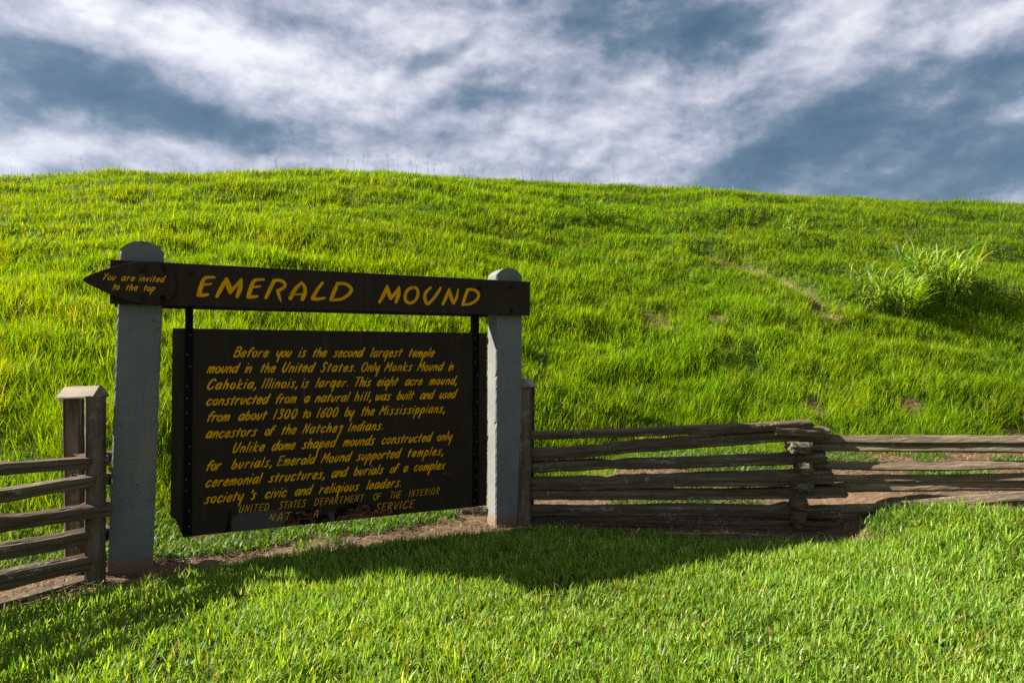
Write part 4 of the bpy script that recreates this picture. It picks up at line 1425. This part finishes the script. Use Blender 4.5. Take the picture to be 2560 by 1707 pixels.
# ---------------------------------------------------------------- split-rail fences
def rail(name, p, q, hgt, dep, seed, parent, mat, bulge=None, face=-8, taper=(1, 1), origin=(0, 0, 0), end_mat=None):
    """a riven rail: an irregular five-sided log, wavering along its length, with broken ends"""
    rs = np.random.RandomState(seed)
    p, q = np.array(p, float), np.array(q, float)
    L = np.linalg.norm(q - p)
    e = (q - p) / L
    up = np.array([0, 0, 1.0]); up = up - e * (up @ e); up /= np.linalg.norm(up)
    sd = np.cross(e, up)
    n = max(14, int(L / 0.055)); K = 18
    ang = np.linspace(0, 2 * np.pi, K, endpoint=False)
    # riven profile: flat split faces meeting at soft arrises
    nf = 4
    fa = np.radians(np.array([face, face + 88, face + 178, face + 268]) + rs.uniform(-9, 9, 4))
    fr = rs.uniform(.80, 1.0, nf)
    prof = np.array([min([fr[k] / max(.25, math.cos(a - fa[k])) if math.cos(a - fa[k]) > .25 else 9 for k in range(nf)]) for a in ang])
    prof = np.minimum(prof, 1.35); prof /= prof.mean()
    V = []; G = []
    for i in range(n + 1):
        t = i / n
        c = p + e * L * t
        wav = 0.018 * (fbm(t * 3.2 + seed * 1.7, seed * .37, 3) - .5) * 2
        wav2 = 0.016 * (fbm(t * 2.6 + seed * 2.9 + 50, seed * .7, 3) - .5) * 2
        hs = (taper[0] * (1 - t) + taper[1] * t) * (1 + .28 * (fbm(t * 5 + seed * 3.3, 2.2 + seed, 3) - .5))
        kn = 0
        if bulge is not None:
            kn = bulge[1] * math.exp(-((t - bulge[0]) * L / .07) ** 2)
        for k, a in enumerate(ang):
            r = prof[k] * hs * (1 + .10 * (vnoise(t * L * 9 + k * 7, seed + k) - .5) + .10 * (vnoise(t * L * 30, seed * 2 + k * 1.3) - .5))
            y = math.cos(a) * dep * .5 * r; z = math.sin(a) * hgt * .5 * r + (kn if math.sin(a) > -.2 else -kn * .35)
            jut = 0
            if i in (0, n):
                jut = (rs.rand() - .5) * .035 * (1 if i else 1)
            P = c + sd * (y + wav2) + up * (z + wav) + e * jut
            V.append(tuple(P - np.array(origin)))
            G.append((t * L + seed * 3.7, (k / K) * (hgt + dep) * 1.9, seed * 1.31))
    F = []
    for i in range(n):
        for k in range(K):
            a = i * K + k; b = i * K + (k + 1) % K
            F.append((a, b, b + K, a + K))
    for base, flip in ((0, True), (n * K, False)):
        c = len(V)
        ring = np.array(V[base:base + K])
        V.append(tuple(ring.mean(0) + e * (rs.uniform(-.012, .004) * (1 if not flip else -1)))); G.append((seed + 9.0, 0.3, seed * 1.3))
        for k in range(K):
            a, b = base + k, base + (k + 1) % K
            F.append((b, a, c) if flip else (a, b, c))
    o = link_mesh(name, V, F, [mat, end_mat] if end_mat else mat, parent)
    if end_mat:
        mi = np.zeros(len(F), int); mi[-2 * K:] = 1
        o.data.polygons.foreach_set('material_index', mi)
    fix_normals(o)
    at = o.data.attributes.new('gr', 'FLOAT_VECTOR', 'POINT')
    at.data.foreach_set('vector', np.array(G, np.float32).ravel())
    return o


def fence_post(foot, top, wid, dep, rz, seed, parent, mat, origin):
    """sawn square post with worn arrises, drying cracks and a slight twist"""
    rs = np.random.RandomState(seed)
    foot, top = np.array(foot, float), np.array(top, float)
    n = 40
    prof = []
    m = 5
    cr = .22
    for (sx, sy) in ((-1, -1), (1, -1), (1, 1), (-1, 1)):
        prof.append((sx * (1 - (cr if sx * sy > 0 else .10)), sy * 1.0) if sx * sy > 0 else (sx, sy * (1 - .10)))
        prof.append((sx, sy * (1 - cr)) if sx * sy > 0 else (sx * (1 - .10), sy))
    # densify
    P = []
    for i in range(len(prof)):
        a, b = np.array(prof[i]), np.array(prof[(i + 1) % len(prof)])
        for k in range(3):
            P.append(a + (b - a) * k / 3)
    K = len(P)
    V = []; G = []
    for i in range(n + 1):
        t = i / n
        c = foot + (top - foot) * t
        for k, (x, y) in enumerate(P):
            r = 1 + .07 * (vnoise(t * 9 + seed, k * 1.7) - .5) + .05 * (vnoise(t * 2 + seed * 3, k * .9) - .5) - (.10 if vnoise(k * 2.9 + seed, t * 1.2) > .80 else 0)
            X, Y = x * wid / 2 * r, y * dep / 2 * r
            V.append(tuple(c + np.array([X * math.cos(rz) - Y * math.sin(rz), X * math.sin(rz) + Y * math.cos(rz), rs.normal(0, .004) if i == n else 0]) - np.array(origin)))
            G.append((t * np.linalg.norm(top - foot) + seed, k / K * (wid + dep) * 2, seed * 2.1))
    F = []
    for i in range(n):
        for k in range(K):
            a = i * K + k; b = i * K + (k + 1) % K
            F.append((a, b, b + K, a + K))
    F.append(tuple(range(n * K, (n + 1) * K)))
    o = link_mesh('post', V, F, mat, parent)
    fix_normals(o)
    at = o.data.attributes.new('gr', 'FLOAT_VECTOR', 'POINT')
    at.data.foreach_set('vector', np.array(G, np.float32).ravel())
    return o


def ridge_cap(p, q, wid, hgt, parent, origin, seed):
    """short split log laid across a pair of posts, its ridge up"""
    p, q = np.array(p, float), np.array(q, float)
    e = (q - p) / np.linalg.norm(q - p)
    sd = np.array([e[1], -e[0], 0])
    prof = [(-.5, 0), (-.52, .10), (-.05, 1.0), (.07, .99), (.52, .12), (.5, 0)]
    V = []; G = []
    n = 14
    for i in range(n + 1):
        t = i / n
        c = p + (q - p) * t
        for k, (a, b) in enumerate(prof):
            r = 1 + .05 * (vnoise(t * 3 + seed, k * 2.3) - .5)
            V.append(tuple(c + sd * a * wid * r + np.array([0, 0, b * hgt * r]) + e * (.012 * (vnoise(k * 3.1, seed + i) - .5) if i in (0, n) else 0) - np.array(origin)))
            G.append((t * .3 + seed, k * .06, seed * .7))
    K = len(prof)
    F = []
    for i in range(n):
        for k in range(K):
            a = i * K + k; b = i * K + (k + 1) % K
            F.append((a, b, b + K, a + K))
    F.append(tuple(range(K))[::-1]); F.append(tuple(range(n * K, (n + 1) * K)))
    o = link_mesh('cap', V, F, M['cap'], parent)
    fix_normals(o)
    at = o.data.attributes.new('gr', 'FLOAT_VECTOR', 'POINT')
    at.data.foreach_set('vector', np.array(G, np.float32).ravel())
    return o


# ---- the run that comes toward the viewer on the west side of the sign
OL = np.array((-3.02, 4.75, 0.0))
fl = empty('split_rail_fence', tuple(OL))
tag(fl, 'split rail fence ending at a capped pair of posts beside the taller concrete post', 'fence', 'split rail fence runs below the mound')
dirL = np.array((-2.925 + 3.145, 4.675 - 4.215)); dirL /= np.linalg.norm(dirL)
for i, (za, zb_, hh, ext, ms) in enumerate(((.868, .838, .080, .17, 'rail'), (.71, .700, .086, .15, 'rail'), (.535, .505, .100, .17, 'rail'), (.360, .325, .105, .14, 'rail'),
                                            (.205, .165, .105, .14, 'rail'), (.030, .015, .080, .05, 'rail'))):
    a = np.array((-3.145, 4.215)) - dirL * 1.75
    b = np.array((-2.925, 4.675)) + dirL * ext
    sl = (zb_ - za) / .51
    off = np.array((dirL[1], -dirL[0])) * (0.012 * ((i * 37) % 5 - 2))
    rail('rail', (a[0] + off[0], a[1] + off[1], za - sl * 1.75), (b[0] + off[0], b[1] + off[1], zb_ + sl * ext), hh, .085, 101 + i, fl, M[ms],
         bulge=((.70, .02) if i == 2 else None), origin=OL)
for i, (za, zb_, ex, ey, hh) in enumerate(((.835, .800, -2.915, 5.36, .075), (.690, .595, -2.865, 5.42, .085), (.470, .440, -2.93, 5.30, .100), (.275, .25, -2.93, 5.28, .105))):
    rail('rail', (-3.055, 4.79, za), (ex, ey, zb_), hh, .085, 121 + i, fl, M['rail'], origin=OL)
fence_post((-2.850, 4.70, -.2), (-2.922, 4.80, 1.285), .108, .105, .22, 111, fl, M['fpost'], OL)
fence_post((-3.125, 4.93, -.2), (-3.222, 5.02, 1.262), .112, .105, .22, 112, fl, M['fpost'], OL)
ridge_cap((-3.248, 4.965, 1.252), (-2.902, 4.830, 1.270), .125, .085, fl, OL, 3)

# ---- the run from the other concrete post to the zigzag corner
OM = np.array((0.19, 6.45, 0.0))
fm = empty('split_rail_fence', tuple(OM))
tag(fm, 'split rail fence run between the shorter concrete post and the zigzag corner', 'fence', 'split rail fence runs below the mound')
for i, (zl, xr, yr, zr, hh, dp, bl) in enumerate(((.812, 2.69, 6.19, .945, .088, .10, None), (.628, 2.85, 6.17, .865, .122, .11, (.35, -.015)), (.512, 2.83, 6.17, .660, .104, .11, (.38, -.02)),
                                              (.360, 2.88, 6.17, .485, .138, .11, (.36, -.018)), (.270, 3.00, 6.16, .350, .100, .11, None), (.130, 2.92, 6.17, .180, .108, .11, (.855, .036)),
                                              (.035, 2.93, 6.16, .045, .098, .12, None))):
    sl = (zr - zl) / (xr - .19)
    off = 0.014 * ((i * 29) % 5 - 2)
    rail('rail', (-.22, 6.46 + off, zl - sl * .41), (xr, yr + off, zr), hh, dp, 201 + i, fm, M['rail'], bulge=bl, taper=(.92, 1.05), origin=OM)
fence_post((.112, 6.36, -.2), (.122, 6.41, 1.275), .118, .110, .05, 211, fm, M['fpost'], OM)
fence_post((.155, 6.60, -.2), (.165, 6.64, 1.255), .110, .110, .05, 212, fm, M['fpost'], OM)
ridge_cap((.185, 6.72, 1.250), (.105, 6.34, 1.268), .130, .085, fm, OM, 5)
# lichened blocks wedged between the rails at the corner
def spacer_block(x, y, z, w, h, dpt, seed, mat):
    rs = np.random.RandomState(seed)
    bm = bmesh.new()
    bmesh.ops.create_cube(bm, size=1)
    bmesh.ops.subdivide_edges(bm, edges=list(bm.edges), cuts=4, use_grid_fill=True)
    k = rs.uniform(-.3, .3, 6)
    for v in bm.verts:
        c = v.co.copy()
        r = c.length
        c = c * (0.55 / max(r, .55)) ** .55
        sx = 1 + k[0] * c.z + k[1] * c.y; sz = 1 + k[2] * c.x + k[3] * c.y
        nse = 1 + .55 * (vnoise(c.x * 5 + seed, c.z * 5 + c.y * 4) - .5) + .16 * (vnoise(c.x * 14 + seed, c.z * 14 + c.y * 9) - .5)
        v.co = (x - OM[0] + c.x * w * sx * nse * 1.1, y - OM[1] + c.y * dpt * nse, z + c.z * h * sz * nse * 1.15)
    me = bpy.data.meshes.new('spacer_block'); bm.to_mesh(me); bm.free()
    me.materials.append(mat)
    o = bpy.data.objects.new('spacer_block', me); COL.objects.link(o); o.parent = fm
    return o


for i, (x, z, w, h) in enumerate(((2.57, .758, .19, .080), (2.605, .572, .11, .095), (2.585, .407, .165, .055), (2.55, .258, .13, .075), (2.55, .118, .10, .11))):
    spacer_block(x, 6.105, z, w, h, .17, 241 + i, M['lichen'] if i < 3 else M['rail'])
rail('spacer_block', (2.36, 6.17, .893), (2.84, 6.13, .868), .070, .09, 251, fm, M['rail'], origin=OM, end_mat=M['lichen'])
# stub rails that run on behind the post toward the gap
for i, (z, x0) in enumerate(((.055, -.52), (-.03, -.46))):
    rail('rail', (x0, 6.76, z + .01), (.30, 6.56, z), .085, .10, 231 + i, fm, M['rail'], origin=OM)

# ---- the run from the corner away to the east
OR_ = np.array((2.60, 6.20, 0.0))
fr_ = empty('split_rail_fence', tuple(OR_))
tag(fr_, 'sunlit split rail fence run leading away from the zigzag corner beside the lawn', 'fence', 'split rail fence runs below the mound')
for i, (x0, z0, z1, hh) in enumerate(((2.62, .815, .877, .078), (2.62, .728, .795, .074), (2.60, .566, .655, .080), (2.60, .430, .552, .066), (2.62, .335, .478, .090), (2.66, .150, .388, .082))):
    sl = (z1 - z0) / (4.25 - x0)
    off = 0.012 * ((i * 31) % 5 - 2)
    y0 = 6.31 - .325 * (x0 - 2.6)
    x1 = 5.6
    rail('rail', (x0, y0 + off, z0), (x1, 6.31 - .325 * (x1 - 2.6) + off, z0 + sl * (x1 - x0)), hh, .10, 301 + i, fr_, M['rail_pale'],
         bulge=((.43, .010) if i == 2 else None), taper=(1.06, 1.0), face=20, origin=OR_, end_mat=M['lichen'])


# a few loose pale stones in the dirt
def pebbles():
    rs = np.random.RandomState(90)
    V = []; F = []
    for (x, y, r) in ((3.05, 5.95, .022), (2.95, 6.05, .014), (-2.2, 5.22, .02), (-1.3, 5.8, .016), (-.7, 6.1, .018), (.30, 6.30, .012), (3.0, 5.8, .017), (-2.75, 4.72, .018)):
        bm = bmesh.new()
        bmesh.ops.create_icosphere(bm, subdivisions=2, radius=r)
        z = float(surf_z(np.array([x]), np.array([y]))[0])
        k = len(V)
        for v in bm.verts:
            s = 1 + .5 * (vnoise(v.co.x * 60 + x * 9, v.co.y * 60 + v.co.z * 40) - .5)
            V.append((x + v.co.x * s * 1.3, y + v.co.y * s, z + r * .2 + v.co.z * s * .6))
        F += [tuple(k + v.index for v in f.verts) for f in bm.faces]
        bm.free()
    o = link_mesh('pebbles', V, F, M['pebble'])
    tag(o, 'small pale pebbles scattered on the bare dirt', 'pebbles', kind='stuff')


pebbles()
